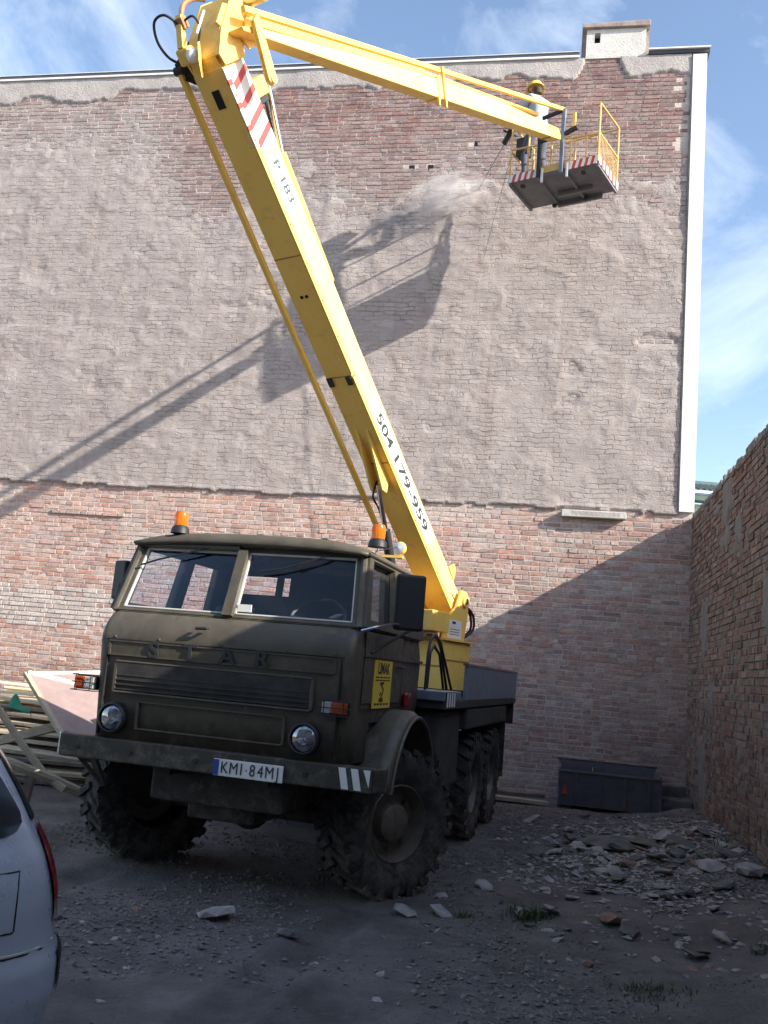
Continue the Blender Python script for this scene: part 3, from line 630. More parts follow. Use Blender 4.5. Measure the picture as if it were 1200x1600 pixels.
# bumper
mb = MB(); mb.box(-1.2, 1.2, -.0, .10, .872, 1.035)
mb.prism([(-1.2, .0, .872), (-1.2, .10, .872), (-1.255, .17, .875), (-1.262, .09, .875)], None, (0, 0, .16)); mb.prism([(1.2, .0, .872), (1.2, .10, .872), (1.25, .2, .875), (1.262, .1, .875)], None, (0, 0, .16))
bmp = mb.build('bumper', 'olive_dark', trk, bevel=.012)
for x in (-1.05, -.62, -.1, .72): MB().cyl((x, -.012, .95), (x, .0, .95), .018, 6).build('bolt', 'chassis', bmp)
for k in range(3):
    x = .955+k*.088; mb = MB()
    P = [(x, -.004, 1.022), (x+.05, -.004, 1.022), (x+.082, -.004, .885), (x+.032, -.004, .885)] if k < 2 else [(x, -.004, 1.022), (x+.05, -.004, 1.022), (x+.045, -.004, .91)]
    mb.prism(P, None, (0, .003, 0)); mb.build('white_stripe', 'white', bmp)
for k in range(2):
    P = [(-1.262+k*.035, .085-.052*k, 1.03), (-1.242+k*.035, .06-.052*k, 1.03), (-1.242+k*.035, .06-.052*k, .885), (-1.262+k*.035, .085-.052*k, .885)]
    MB().prism([(x-.004, y-.006, z) for x, y, z in P], None, (.004, .004, 0)).build('white_stripe', 'white', bmp)
pl = MB().box(.05, .57, -.020, -.012, .872, .986).build('licence_plate', 'white', trk, bevel=.004)
MB().box(.052, .092, -.0225, -.0205, .876, .982).build('blue_strip', 'plate_blue', pl)
for c_, x in zip('KMI84MJ', (.135, .205, .262, .345, .405, .472, .532)):
    text_mb(c_, .112, frame((x, -.0225, .928), (1, 0, 0), (0, 0, 1), (0, -1, 0)), .001, .0, .82).build('plate_character', 'letter', pl)
MB().box(.296, .304, -.0225, -.0205, .922, .932).build('plate_seal', 'letter', pl)
mb = MB()
for s_ in (-1, 1): mb.box(s_*.38-.05, s_*.38+.05, .08, 6.9, .82, 1.05)
mb.box(-.42, .42, .5, .62, .84, 1.04).box(-.42, .42, 2.6, 2.7, .84, 1.04).box(-.42, .42, 6.8, 6.9, .84, 1.04)
mb.build('chassis_frame', 'chassis', trk)
mb = MB(); mb.cyl((-.95, 1.12, .52), (.95, 1.12, .52), .075, 14); mb.lathe([(0, -.2), (.12, -.17), (.19, 0), (.12, .17), (0, .2)], (-.12, 1.12, .52), (0, 1, 0), 18)
mb.build('front_axle', 'chassis', trk, smooth=True)
for va in (4.15, 5.40):
    mb = MB(); mb.cyl((-.95, va, .54), (.95, va, .54), .085, 14); mb.lathe([(0, -.22), (.12, -.18), (.2, 0), (.12, .18), (0, .22)], (0, va, .54), (0, 1, 0), 18); mb.build('rear_axle', 'chassis', trk, smooth=True)
mb = MB(); mb.box(-.55, .5, .22, .8, .62, .86).box(-.3, .25, .35, 1.9, .5, .95); mb.build('engine_underside', 'chassis', trk, bevel=.03)
mb = MB(); mb.bar((-1.0, .12, .9), (-.98, .30, .66), .05, .03).bar((-1.12, .12, .88), (-.98, .28, .66), .03, .03); mb.build('bumper_bracket', 'olive', trk)
# wheels
def wheel(u, v, rad=.56, wd=.34, out_=1, steer=0.):
    e = empty('wheel', None, parent=trk); e.location = (u, v, rad-.022); e.rotation_euler.z = steer
    hw = wd/2; prof = [(.29, -hw*.80), (.36, -hw), (.46, -hw*1.03), (rad-.045, -hw*.95), (rad-.018, -hw*.78), (rad-.016, 0), (rad-.018, hw*.78), (rad-.045, hw*.95), (.46, hw*1.03), (.36, hw), (.29, hw*.8)]
    t_ = MB().lathe(prof, (0, 0, 0), (1, 0, 0), 48)
    for k in range(22):
        for s2 in (-1, 1):
            a = 2*math.pi*(k+.5*(s2 > 0))/22; ca, sa = math.cos(a), math.sin(a)
            c = Vector((s2*hw*.50, ca*(rad-.012), sa*(rad-.012))); tn = Vector((0, -sa, ca)); rd = Vector((0, ca, sa)); ax = (Vector((1, 0, 0))+tn*.55*s2).normalized()
            t_.obox(c, ax*(hw*.58), tn.cross(Vector((1, 0, 0)))*0+(tn-Vector((1, 0, 0))*.35*s2).normalized()*.026, rd*.02)
            c2 = Vector((s2*hw*.97, ca*(rad-.05), sa*(rad-.05))); t_.obox(c2, Vector((.012, 0, 0)), tn*.024, rd*.045)
    t_.build('tyre', 'rubber', e, smooth=True)
    s2 = out_
    r_ = MB().lathe([(.30, s2*hw*.78), (.285, s2*hw*.86), (.265, s2*hw*.6), (.25, s2*hw*.1), (.16, s2*hw*.15), (.14, s2*hw*.6), (.10, s2*hw*.75), (0, s2*hw*.76)], (0, 0, 0), (1, 0, 0), 28); r_.build('rim', 'olive', e, smooth=True)
    for k in range(8):
        a = 2*math.pi*k/8; MB().cyl((s2*hw*.12, .205*math.cos(a), .205*math.sin(a)), (s2*hw*.32, .205*math.cos(a), .205*math.sin(a)), .016, 6).build('wheel_nut', 'chassis', e)
    return e
wheel(-1.02, 1.14, out_=-1, steer=R(-33)); wheel(1.02, 1.14, steer=R(-33))
for va in (4.15, 5.40): wheel(-1.04, va, out_=-1); wheel(1.04, va)
# front fenders
for s_ in (-1, 1):
    mb = MB()
    def fen(a, b, s_=s_):
        an = R(162)-R(176)*a; r_ = .79-.02*abs(2*a-1)**4; drop = .05*max(0, b-.75)*4
        uu = .93+.285*b; return (s_*uu, 1.14-(r_-drop*.6)*math.cos(an)*-1 if False else 1.14+(r_-drop)*math.cos(an)*1.0, .60+(r_-drop)*math.sin(an))
    mb.grid(fen, 26, 8); mb.build('fender', 'olive', trk, smooth=True, solid=.02)
    mb = MB(); pp = [fen(k/26, 1.0) for k in range(27)]; mb.tube(pp, .014, 6); mb.build('fender_lip', 'olive', trk, smooth=True)
    MB().box(min(s_*.72, s_*1.2), max(s_*.72, s_*1.2), 2.06, 2.075, .32, 1.0).build('mudflap', 'rubber', trk)
    MB().box(min(s_*1.185, s_*1.205), max(s_*1.185, s_*1.205), 2.15, 2.19, .42, .95).build('mudflap_strap', 'steel', trk)
# interior
MB().box(-.93, .93, .20, .46, 1.70, 1.955).build('dashboard', 'olive_in', trk, bevel=.04)
for x in (-.52, .52):
    s0 = MB().box(x-.27, x+.27, .85, 1.35, 1.45, 1.60).build('seat', 'seat', trk, bevel=.05)
    MB().obox((x, 1.40, 1.86), (.26, 0, 0), (0, .06, 0), (0, .05, .27)).build('backrest', 'seat', s0, bevel=.05)
sw = MB().lathe([(.215, -.014), (.229, 0), (.215, .014), (.201, 0)], (.5, .56, 2.03), (0, .75, -.66), 32, True)
sw.tube([(.5, .56, 2.03), (.5, .34, 1.75)], .02, 6).tube([(.29, .56, 2.03), (.71, .56, 2.03)], .013, 6); sw.build('steering_wheel', 'black', trk, smooth=True)
MB().box(.02, .13, .155, .160, 2.02, 2.075).build('windscreen_card', 'white', trk)
# mirrors, wipers, lamps
mr = MB().tube([(1.0, .10, 1.945), (1.08, .10, 1.97), (1.16, .28, 2.015), (1.2, .52, 2.025), (1.22, .62, 2.10), (1.2, .66, 2.15)], .011, 6).build('mirror_arm', 'chrome', trk, smooth=True)
MB().obox((1.24, .46, 2.19), (.10, .045, 0), (-.012, .03, 0), (0, 0, .205)).build('mirror', 'black', trk, bevel=.02)
MB().tube([(1.01, .35, 1.80), (1.10, .62, 1.92), (1.20, .70, 2.0)], .011, 6).build('mirror_stay', 'black', trk, smooth=True)
MB().tube([(-.98, .2, 2.05), (-1.12, .35, 2.07), (-1.14, .42, 2.2)], .010, 6).build('mirror_arm', 'black', trk, smooth=True)
MB().obox((-1.15, .44, 2.22), (.07, -.03, 0), (.010, .025, 0), (0, 0, .155)).build('mirror', 'black', trk, bevel=.015)
for P in ([(-.30, .275, 2.50), (-.72, .235, 2.38), (-.86, .225, 2.33)], [(.62, .262, 2.47), (.30, .235, 2.36), (.13, .225, 2.33)], [(.42, .24, 2.38), (.72, .28, 2.52)]):
    MB().tube(P, .008, 5).build('wiper', 'black', trk)
for x, v, z in ((-.62, .33, 2.60), (.93, .55, 2.60)):
    b_ = MB().lathe([(.0, 0), (.074, 0), (.068, .04), (.052, .062), (0, .066)], (x, v, z), (0, 0, 1), 20).build('beacon', 'black', trk, smooth=True)
    MB().lathe([(.052, .063), (.054, .145), (.045, .172), (.0, .18)], (x, v, z), (0, 0, 1), 20).build('beacon_dome', 'amber', b_, smooth=True)
    MB().lathe([(.0, .066), (.02, .066), (.02, .125), (.0, .135)], (x, v, z), (0, 0, 1), 10).build('beacon_reflector', 'chrome', b_, smooth=True)
lp = MB().lathe([(0, -.04), (.045, -.035), (.06, .0), (.05, .02)], (.93, 1.22, 2.69), (-.2, -.95, .05), 16).build('roof_lamp', 'yellow', trk, smooth=True)
MB().lathe([(0, .03), (.05, .021)], (.93, 1.22, 2.69), (-.2, -.95, .05), 16).build('lens', 'white', lp)
MB().bar((.70, 1.22, 2.62), (.96, 1.22, 2.62), .05, .02).bar((.93, 1.22, 2.6), (.93, 1.22, 2.68), .03, .03).build('lamp_bracket', 'yellow', trk)
MB().tube([(.80, .95, 2.62), (.98, 1.4, 2.76)], .004, 5).tube([(.80, .95, 2.60), (.83, 1.0, 2.72)], .004, 5).build('antenna', 'black', trk)
# yellow company sign on the door with lettering and crane mark
sg_ = MB().box(1.0085, 1.0125, .48, .985, 1.405, 1.758).build('door_sign', 'sign_yellow', trk)
SM = lambda v, z: frame((1.0130, v, z), (0, 1, 0), (0, 0, 1), (1, 0, 0))
text_mb('LIMAK', .115, SM(.74, 1.695), .0006, .004, 1.0).build('sign_word', 'letter', sg_)
for k, z in enumerate((1.628, 1.606)): 
    for q_ in range(4): MB().box(1.0127, 1.0134, .53+q_*.105, .62+q_*.105, z, z+.010).build('sign_line', 'letter', sg_)
mb = MB(SM(.72, 1.52))
mb.bar((-.02, -.05, 0), (.05, .02, 0), .022, .001).bar((.05, .02, 0), (-.03, .06, 0), .02, .001).bar((-.06, .065, 0), (.05, .07, 0), .02, .001).bar((-.06, -.055, 0), (.05, -.055, 0), .03, .001).bar((-.05, -.02, 0), (-.01, .0, 0), .02, .001); mb.build('crane_mark', 'letter', sg_)
for q_ in range(5): MB().box(1.0127, 1.0134, .53+q_*.085, .59+q_*.085, 1.428, 1.442).build('sign_line', 'letter', sg_)
MB().box(1.0, 1.045, 1.42, 1.56, 1.40, 1.52).build('side_lamp', 'tail_red', trk, bevel=.02)
# load platform
MB().box(-1.22, 1.22, 2.16, 7.15, 1.385, 1.455).build('load_platform', 'chassis', trk, bevel=.006)
MB().box(.55, 1.215, 2.12, 2.95, 1.458, 1.545).build('step_box', 'lblue_steel', trk, bevel=.01)
st = MB().box(1.218, 1.224, 2.18, 2.62, 1.40, 1.54).build('striped_plate', 'letter', trk)
for k in range(4): MB().box(1.2245, 1.227, 2.20+k*.11, 2.255+k*.11, 1.405, 1.535).build('white_stripe', 'white', st)
for s_ in (-1, 1):
    MB().box(min(s_*1.19, s_*1.225), max(s_*1.19, s_*1.225), 3.15, 7.12, 1.462, 1.80).build('side_board', 'chassis' if s_ < 0 else 'lblue_steel', trk, bevel=.006)
    MB().box(min(s_*1.18, s_*1.232), max(s_*1.18, s_*1.232), 3.13, 7.14, 1.802, 1.825).build('board_rail', 'steel', trk)
    MB().box(min(s_*.62, s_*1.15), max(s_*.62, s_*1.15), 2.25, 3.35, .62, 1.36).build('tank', 'chassis', trk, bevel=.05)
    MB().box(min(s_*.9, s_*1.21), max(s_*.9, s_*1.21), 3.4, 6.3, 1.16, 1.37).build('wheel_cover', 'chassis', trk, bevel=.02)
    MB().box(min(s_*.62, s_*1.20), max(s_*.62, s_*1.20), 6.35, 6.40, .45, 1.37).build('mudflap', 'rubber', trk)
MB().box(-1.2, 1.2, 7.12, 7.15, 1.1, 1.38).build('rear_crossbar', 'chassis', trk)
MB().box(-.9, .2, 2.3, 3.1, 1.458, 2.0).build('tool_locker', 'chassis', trk, bevel=.02)
for P in ([(1.0, 2.26, 1.51), (1.0, 2.28, 1.88), (1.0, 2.34, 2.0), (1.0, 2.47, 2.05), (1.0, 2.66, 2.03), (1.0, 2.82, 1.95), (1.0, 3.28, 1.53)],
          [(.93, 2.3, 2.0), (.93, 2.45, 2.06), (.93, 2.9, 2.075), (.93, 3.15, 2.0), (.93, 3.95, 1.49)],
          [(.85, 3.0, 1.46), (.85, 3.05, 1.9), (.85, 3.2, 1.98), (.85, 3.5, 1.9), (.85, 3.9, 1.46)]):
    pp = []
    V3 = [Vector(p) for p in P]
    for a, b in zip(V3[:-1], V3[1:]): pp += [a.lerp(b, t/3) for t in range(3)]
    MB().tube(pp+[V3[-1]], .014, 8).build('grab_hoop', 'black', trk, smooth=True)

# ------------------------------------------------------------------ turret, booms, basket (parts of the truck)
PHI, E1, E2 = R(32.916), R(40.666), R(23.069)
G = Vector((math.sin(PHI), math.cos(PHI), 0)); MV = Vector((math.cos(PHI), -math.sin(PHI), 0)); ZV = Vector((0, 0, 1))
BASE = Vector((.80786, 11.38893, 2.44553))
D1 = -G*math.cos(E1)+ZV*math.sin(E1); N1 = G*math.sin(E1)+ZV*math.cos(E1)
D2 = G*math.cos(E2)+ZV*math.sin(E2); N2 = -G*math.sin(E2)+ZV*math.cos(E2)
KN = BASE+D1*6.564+N1*.496
LB = TMI @ frame(BASE, MV, D1, N1); UF = TMI @ frame(KN, MV, D2, N2); TF = TMI @ frame((BASE.x, BASE.y, 0), MV, G, ZV)
def side_text(txt, W_, H_, o, ex, ey, ez, bold=.0):
    mb = text_mb(txt, 1.0, None, .0, bold); xs = [v[0] for v in mb.v]; ys = [v[1] for v in mb.v]
    kx = W_/(max(xs)-min(xs)); ky = H_/(max(ys)-min(ys)); cx, cy = (max(xs)+min(xs))/2, (max(ys)+min(ys))/2
    mb.v = [((x-cx)*kx, (y-cy)*ky, 0) for x, y, z in mb.v]; mb.M = TMI @ frame(o, ex, ey, ez); return mb
# turret
mb = MB(TF); mb.box(-.36, .36, -.50, .18, 1.458, 2.09); tur = mb.build('turret', 'yellow', trk, bevel=.015)
MB(TF).lathe([(0, 1.456), (.55, 1.456), (.55, 1.53), (0, 1.53)], (0, -.16, 0), (0, 0, 1), 36).build('slew_ring', 'black', tur)
MB(TF).box(-.40, .40, -.54, .22, 2.092, 2.112).build('turret_plate', 'yellow', tur)
mb = MB(TF); mb.box(-.365, .365, -.505, -.5005, 1.78, 1.80).box(.3605, .365, -.5, .15, 1.86, 1.875).build('turret_seam', 'rod_brown', tur)
for s_ in (-1, 1):
    mb = MB(TF); mb.prism([(s_*.215, -.40, 2.112), (s_*.215, .20, 2.112), (s_*.215, .26, 2.50), (s_*.215, .20, 2.72), (s_*.215, .06, 2.74), (s_*.215, -.06, 2.52), (s_*.215, -.34, 2.32)], None, (s_*.035, 0, 0)); mb.build('turret_ear', 'yellow', tur, bevel=.006)
mb = MB(TF); mb.box(-.34, .34, -.80, -.38, 2.18, 2.42); mb.box(-.2, .2, -.80, -.38, 2.115, 2.179); mb.build('turret_bracket', 'yellow', tur, bevel=.01)
mb = MB(LB); mb.cyl((-.27, .0, .22), (.275, .0, .22), .075, 20); mb.build('pivot_pin', 'yellow', tur, smooth=True)
MB(LB).cyl((.2755, .0, .22), (.29, .0, .22), .035, 14).build('pin_cap', 'steel', tur, smooth=True)
wl = MB(TF).box(.2515, .2545, -.26, .10, 2.135, 2.36).build('type_plate', 'white', tur)
for k, z in enumerate((2.31, 2.24, 2.21, 2.18)): MB(TF).box(.2547, .2553, -.15 if k == 0 else -.2, -.06 if k == 0 else .05, z, z+(.03 if k == 0 else .008)).build('plate_line', 'letter', wl)
for q_ in range(2): 
    MB(TF).tube(smooth_pts([(.20+.03*q_, .25, 2.55), (.22+.04*q_, .38, 2.45), (.22+.04*q_, .40, 2.28), (.2+.03*q_, .22, 2.16)]), .016, 8).build('hydraulic_hose', 'black', tur, smooth=True)
# lower boom
mb = MB(LB); mb.prism([(-.165, -.06, 0), (-.165, 6.50, 0), (-.165, 6.50, .350), (-.165, -.06, .275)], None, (.33, 0, 0)); lb = mb.build('lower_boom', 'yellow', trk, bevel=.008)
mb = MB(LB); mb.box(.1655, .177, .0, 3.38, -.004, .052).build('flange_strip', 'yellow', lb); MB(LB).box(.1655, .177, 3.42, 5.78, -.004, .052).build('flange_strip', 'yellow', lb)
MB(LB).box(.1655, .1665, .0, 6.45, .0525, .070).build('weld_seam', 'rod_brown', lb)
MB(LB).prism([(.1656, .02, .0705), (.1656, 6.44, .0705), (.1656, 6.44, .343), (.1656, .02, .268)], None, (.0015, 0, 0)).build('sunlit_side', 'yellow_sunlit', lb)  # thin sheet painting the sunlit tone onto the boom's side
for k in range(14):
    a = 5.785+k*.05; MB(LB).box(.1655, .177, a, a+.05, -.004, .052).build('warning_strip', 'red' if k % 4 == 3 else 'white', lb)
MB(LB).box(.1655, .1676, 5.74, 6.47, .066, .338).build('warning_panel', 'white', lb)
for k in range(4):
    a = 5.76+k*.172; MB(LB).prism([(.1678, a, .066), (.1680, a+.065, .066), (.1680, a+.165, .338), (.1680, a+.10, .338)], None, (.001, 0, 0)).build('warning_stripe', 'red', lb)
lab = MB(LB).box(.1655, .1685, 1.02, 3.0, .07, .262).build('phone_label', 'white', lb)
for tx, W_, al in (('504', .44, 2.60), ('179-959', 1.06, 1.72)): side_text(tx, W_, .125, BASE+D1*al+N1*.162+MV*.1702, -D1, N1, MV, .022).build('phone_number', 'letter', lab)
lab = MB(LB).box(.1655, .1685, 5.12, 5.66, .07, .312).build('model_label', 'white', lb)
side_text('P 183', .40, .10, BASE+D1*5.40+N1*.20+MV*.1702, -D1, N1, MV, .018).build('model_lettering', 'letter_green', lab)
MB(LB).box(-.045, .04, 6.18, 6.34, -.004, -.001).build('inspection_opening', 'void', lb)
for a, b in ((-.03, 4.33), (.03, 4.33)): MB(LB).cyl((a, b, -.006), (a, b, -.001), .018, 10).build('bolt', 'void', lb)
for a in (-.155, .085): MB(LB).box(a, a+.06, 3.30, 3.40, -.02, -.001).build('clip', 'black', lb)
MB(LB).box(-.166, .166, 2.28, 2.295, -.005, -.001).build('weld_seam', 'rod_brown', lb)
for s_ in (.05, -.09):
    MB(LB).prism([(s_, 2.75, 0), (s_, 2.05, -.175), (s_, 1.97, -.13), (s_, 2.05, -.0)], None, (.025, 0, 0)).build('cylinder_bracket', 'yellow', lb)
MB(LB).tube([(0, 2.08, -.12), (0, 1.55, -.35)], .028, 12).build('piston_rod', 'chrome', lb, smooth=True)
MB(LB).tube([(0, 1.60, -.33), (0, .42, -.82)], .055, 14).build('lift_cylinder', 'black', lb, smooth=True)
MB(LB).tube(smooth_pts([(-.05, 2.08, -.05), (-.07, 1.98, -.20), (-.05, 1.80, -.22), (-.03, 1.6, -.30)]), .012, 6).build('hydraulic_hose', 'black', lb, smooth=True)
rod = MB(LB).bar((-.315, .05, -.09), (-.315, 6.58, .045), .052, .052, up=(1, 0, 0)).build('levelling_rod', 'yellow', trk, bevel=.006)
mb = MB(LB); mb.prism([(-.32, 6.52, .02), (-.32, 6.64, .02), (-.19, 6.78, .22), (-.17, 6.45, .16), (-.17, 6.40, .05)], None, (0, 0, .03)); mb.cyl((-.36, 6.58, .045), (-.26, 6.58, .045), .04, 14); mb.build('rod_bracket', 'chassis', rod)
# cross-hatched ear at boom foot
MB(LB).prism([(.178, .30, .27), (.178, .36, .40), (.178, .44, .42), (.178, .50, .29)], None, (-.03, 0, 0)).build('hook', 'yellow', lb)
MB(LB).box(.1662, .169, .10, .2, .13, .15).build('slot', 'void', lb)
for k in range(16): MB(LB).cyl((.177, .25+k*.4-(.06 if k == 8 else 0), .024), (.184, .25+k*.4-(.06 if k == 8 else 0), .024), .011, 6).build('bolt', 'rod_brown', lb)
for a in (3.40, 4.75): MB(LB).box(-.1665, -.1652, a-.006, a+.006, 0, .30).build('weld_seam', 'rod_brown', lb); MB(LB).box(-.16, .16, a-.006, a+.006, -.003, -.0005).build('weld_seam', 'rod_brown', lb)
# elbow head
hd = MB(LB); hd.box(-.15, .15, 6.35, 6.62, .005, .33); hd = hd.build('elbow_head', 'yellow', trk, bevel=.01)
poly = [(6.48, .33), (6.50, .02), (6.60, -.005), (6.76, .16), (6.97, .50), (6.96, .68), (6.86, .77), (6.76, .73), (6.66, .50), (6.55, .37)]
for s_ in (-.175, .182):
    MB(LB).prism([(s_, a, n_) for a, n_ in poly], None, (.022, 0, 0)).build('elbow_plate', 'yellow', hd, bevel=.004)
mb = MB(LB); mb.add([(-.175, 6.60, .0), (.182, 6.60, .0), (.182, 6.77, .17), (-.175, 6.77, .17), (.182, 6.96, .49), (-.175, 6.96, .49), (.182, 6.955, .66), (-.175, 6.955, .66)], [(0, 1, 2, 3), (3, 2, 4, 5), (5, 4, 6, 7)]); mb.build('elbow_cover', 'yellow', hd, solid=.015)
MB(LB).cyl((-.22, 6.85, .67), (.42, 6.85, .67), .05, 18).build('elbow_pin', 'steel', hd, smooth=True)
MB(LB).prism([(.21, 6.62, .36), (.21, 6.52, .40), (.21, 6.52, .52), (.21, 6.72, .68), (.21, 6.84, .66)], None, (.02, 0, 0)).build('gusset_plate', 'yellow', hd)
MB(LB).prism([(-.06, 6.48, -.02), (.0, 6.48, -.10), (.06, 6.62, -.12), (.05, 6.74, -.02)], None, (0, 0, .03)).build('deflector', 'yellow', hd)
MB(LB).tube([(.03, 6.80, .04), (.03, 6.93, .26)], .012, 8).build('grab_bar', 'white', hd)
# lamp, valve block and hose loop at the elbow
mb = MB(LB); mb.box(-.20, -.06, 6.60, 6.74, -.06, .05); vb = mb.build('valve_bracket', 'yellow', hd, bevel=.02)
MB(LB).prism([(-.16, 6.72, .0), (-.10, 6.72, .0), (-.09, 6.95, .14), (-.15, 6.95, .14)], None, (0, .03, -.05)).build('valve_arm', 'yellow', vb)
MB(LB).box(-.17, -.07, 6.86, 6.96, .05, .13).build('valve_block', 'rod_brown', vb, bevel=.01)
MB(LB).tube(smooth_pts([(-.12, 6.95, .12), (-.12, 7.03, .22), (-.08, 7.04, .34), (-.03, 7.0, .42)]), .022, 8).build('pipe', 'rod_brown', vb, smooth=True)
MB(LB).tube(smooth_pts([(-.13, 6.92, .06), (-.20, 7.02, .02), (-.30, 7.0, -.02), (-.34, 6.86, -.04), (-.31, 6.72, -.03), (-.24, 6.63, .0)]), .012, 8).build('hydraulic_hose', 'black', vb, smooth=True)
MB(LB).tube(smooth_pts([(-.08, 6.92, .08), (.0, 6.93, .12), (.03, 6.84, .12), (.0, 6.74, .06)]), .010, 8).build('hydraulic_hose', 'black', vb, smooth=True)
wk = MB(LB).lathe([(0, .07), (.045, .06), (.06, .03), (.062, .0), (.03, -.02)], (-.045, 6.66, -.03), (.7, .0, -.7), 18).build('work_lamp', 'white', hd, smooth=True)
# link and upper cylinder
lk = MB(LB)
for s_ in (.37, .395): lk.prism([(s_, 6.76, .46), (s_, 6.72, .36), (s_, 6.25, .24), (s_, 6.19, .28), (s_, 6.22, .36)], None, (.022, 0, 0))
lk = lk.build('link_arm', 'yellow', trk, bevel=.004)
MB(LB).cyl((.36, 6.235, .30), (.43, 6.235, .30), .035, 14).build('link_pin', 'yellow', lk, smooth=True)
MB(LB).box(.02, .15, 6.12, 6.28, .36, .56).build('stop_block', 'yellow', lk, bevel=.01)
MB(LB).box(-.02, .10, 6.05, 6.20, .40, .60).build('stop_pad', 'black', lk, bevel=.01)
uc = MB(LB).tube([(.10, 5.60, .42), (.10, 4.30, .36)], .05, 14).build('boom_cylinder', 'yellow', trk, smooth=True)
MB(LB).tube([(.10, 6.16, .64), (.10, 5.55, .415)], .026, 12).build('piston_rod', 'chrome', uc, smooth=True)
MB(LB).tube(smooth_pts([(.06, 6.1, .58), (.05, 5.7, .47), (.06, 5.3, .42)]), .014, 8).build('hydraulic_hose', 'black', uc, smooth=True)
# upper boom
prof = [(-.30, .02), (-.12, .058), (1.56, .145), (3.2, .208), (5.19, .231), (6.88, .168), (7.22, .162), (7.29, .06), (7.27, -.0), (-.28, -.01)]
ub = MB(UF).prism([(.19, a, n_) for a, n_ in prof], None, (.171, 0, 0)).build('upper_boom', 'yellow', trk, bevel=.006)
MB(UF).prism([(.3612, a, n_) for a, n_ in [(-.10, .052), (1.56, .139), (3.2, .202), (5.19, .225), (6.84, .163), (6.84, .008), (-.05, -.003)]], None, (.0012, 0, 0)).build('sunlit_side', 'yellow_sunlit', ub)  # same painted sunlit tone on the upper boom's side
lab = MB(UF).box(.3615, .3632, 4.28, 5.18, .05, .205).build('boom_label', 'white', ub)
side_text('CP 1', .42, .07, KN+D2*4.68+N2*.135+MV*.3645, D2, N2, MV).build('boom_lettering', 'steel', lab)
MB(UF).box(.19, .3622, 6.86, 6.90, -.012, .172).build('end_seam', 'rod_brown', ub)
MB(UF).box(.18, .368, 3.28, 3.33, -.02, .235).build('boom_collar', 'yellow', ub)
MB(UF).bar((.372, 3.42, -.10), (.372, 3.42, .36), .03, .03, up=(0, 1, 0)).bar((.372, 3.24, -.10), (.372, 3.24, .0), .03, .03, up=(0, 1, 0)).build('rod_guide', 'yellow', ub)
MB(UF).bar((.335, -.22, .185), (.335, 7.62, .495), .05, .055).build('levelling_rod', 'yellow', ub, bevel=.006)
MB(UF).bar((.10, -.05, .225), (.10, 3.4, .365), .12, .10).bar((.10, 3.4, .365), (.12, 7.0, .385), .06, .05).build('levelling_rod', 'yellow', ub, bevel=.006)
MB(UF).prism([(.16, -.42, .08), (.16, -.30, .26), (.16, -.12, .27), (.16, .25, .16), (.16, .3, .0), (.16, -.2, -.02)], None, (.028, 0, 0)).build('root_plate', 'yellow', ub)
# basket
BO = Vector((1.5254, 13.461, 9.462)); BF_ = TMI @ frame(BO, MV, G, ZV); BW, BD = 1.475, .87
bk = MB(BF_).box(0, BW, 0, BD, .0, .04).build('basket_floor', 'basket_grey', trk)
mb = MB(BF_)
for a in (.02, .5, .95, BW-.02): mb.bar((a, 0, -.02), (a, BD, -.02), .04, .04)
mb.bar((.62, .55, -.05), (1.2, .55, -.05), .05, .06).bar((.5, BD-.02, -.04), (1.25, BD-.02, -.04), .05, .08).build('floor_beam', 'basket_grey', bk)
for x, y in ((.22, .06), (1.22, .06), (.45, .82), (1.0, .8)): MB(BF_).box(x-.03, x+.03, y-.03, y+.03, -.08, -.041).build('rubber_foot', 'rubber', bk)
def toe(x0, x1, y, end=False, n_=9):
    st_ = (x1-x0)/n_
    for k in range(n_):
        a = x0+k*st_; P = [(a, y, .005), (a+st_, y, .005), (a+st_+(.03 if not end else 0), y, .135), (a+(.03 if not end else 0), y, .135)]
        if end: P = [(y, a, .005), (y, a+st_, .005), (y, a+st_, .135), (y, a, .135)]
        MB(BF_).prism(P, None, ((0, -.012, 0) if not end else (.012, 0, 0))).build('toe_board_stripe', 'white' if k % 2 == 0 else 'red', bk)
toe(.0, .46, -.003); toe(1.0, BW-.03, -.003); toe(.0, BD, BW+.002, True, 11); toe(.0, BD, -.016, True, 11)
MB(BF_).box(.5, .99, -.012, .0, .04, .16).build('toe_board', 'basket_yellow', bk)
def rail(*P, r=.016, name='rail', m_='basket_yellow'): return MB(BF_).tube(P, r, 8).build(name, m_, bk, smooth=True)
for x in (.01, .40, 1.02, 1.27): rail((x, .0, .04), (x, .0, .52 if x > .2 else 1.0), name='post')
rail((.31, .0, .04), (.31, .0, .82), name='post'); rail((.70, .0, .16), (.70, .0, .48), name='post')
rail((BW-.01, 0, .04), (BW-.01, 0, 1.0), name='post'); rail((BW-.01, BD-.01, .04), (BW-.01, BD-.01, 1.08), name='post'); rail((.01, BD-.01, .04), (.01, BD-.01, 1.05), name='post')
rail((.74, BD-.01, .04), (.74, BD-.01, 1.05), name='post')
rail((BW-.01, 0, 1.0), (BW-.01, BD-.01, 1.08)); rail((BW-.01, 0, .51), (BW-.01, BD-.01, .56)); rail((.01, 0, 1.0), (.01, BD-.01, 1.05)); rail((.01, 0, .55), (.01, BD-.01, .55))
rail((.01, BD-.01, 1.05), (BW-.01, BD-.01, 1.07)); rail((.01, BD-.01, .55), (BW-.01, BD-.01, .56)); rail((.01, 0, .58), (.47, 0, .55)); rail((.93, 0, .54), (BW-.01, 0, .5))
for y in np.arange(.08, BD-.05, .06): MB(BF_).tube([(BW-.01, float(y), .1), (BW-.01, float(y), .53)], .0035, 4).build('mesh_wire', 'basket_yellow', bk)
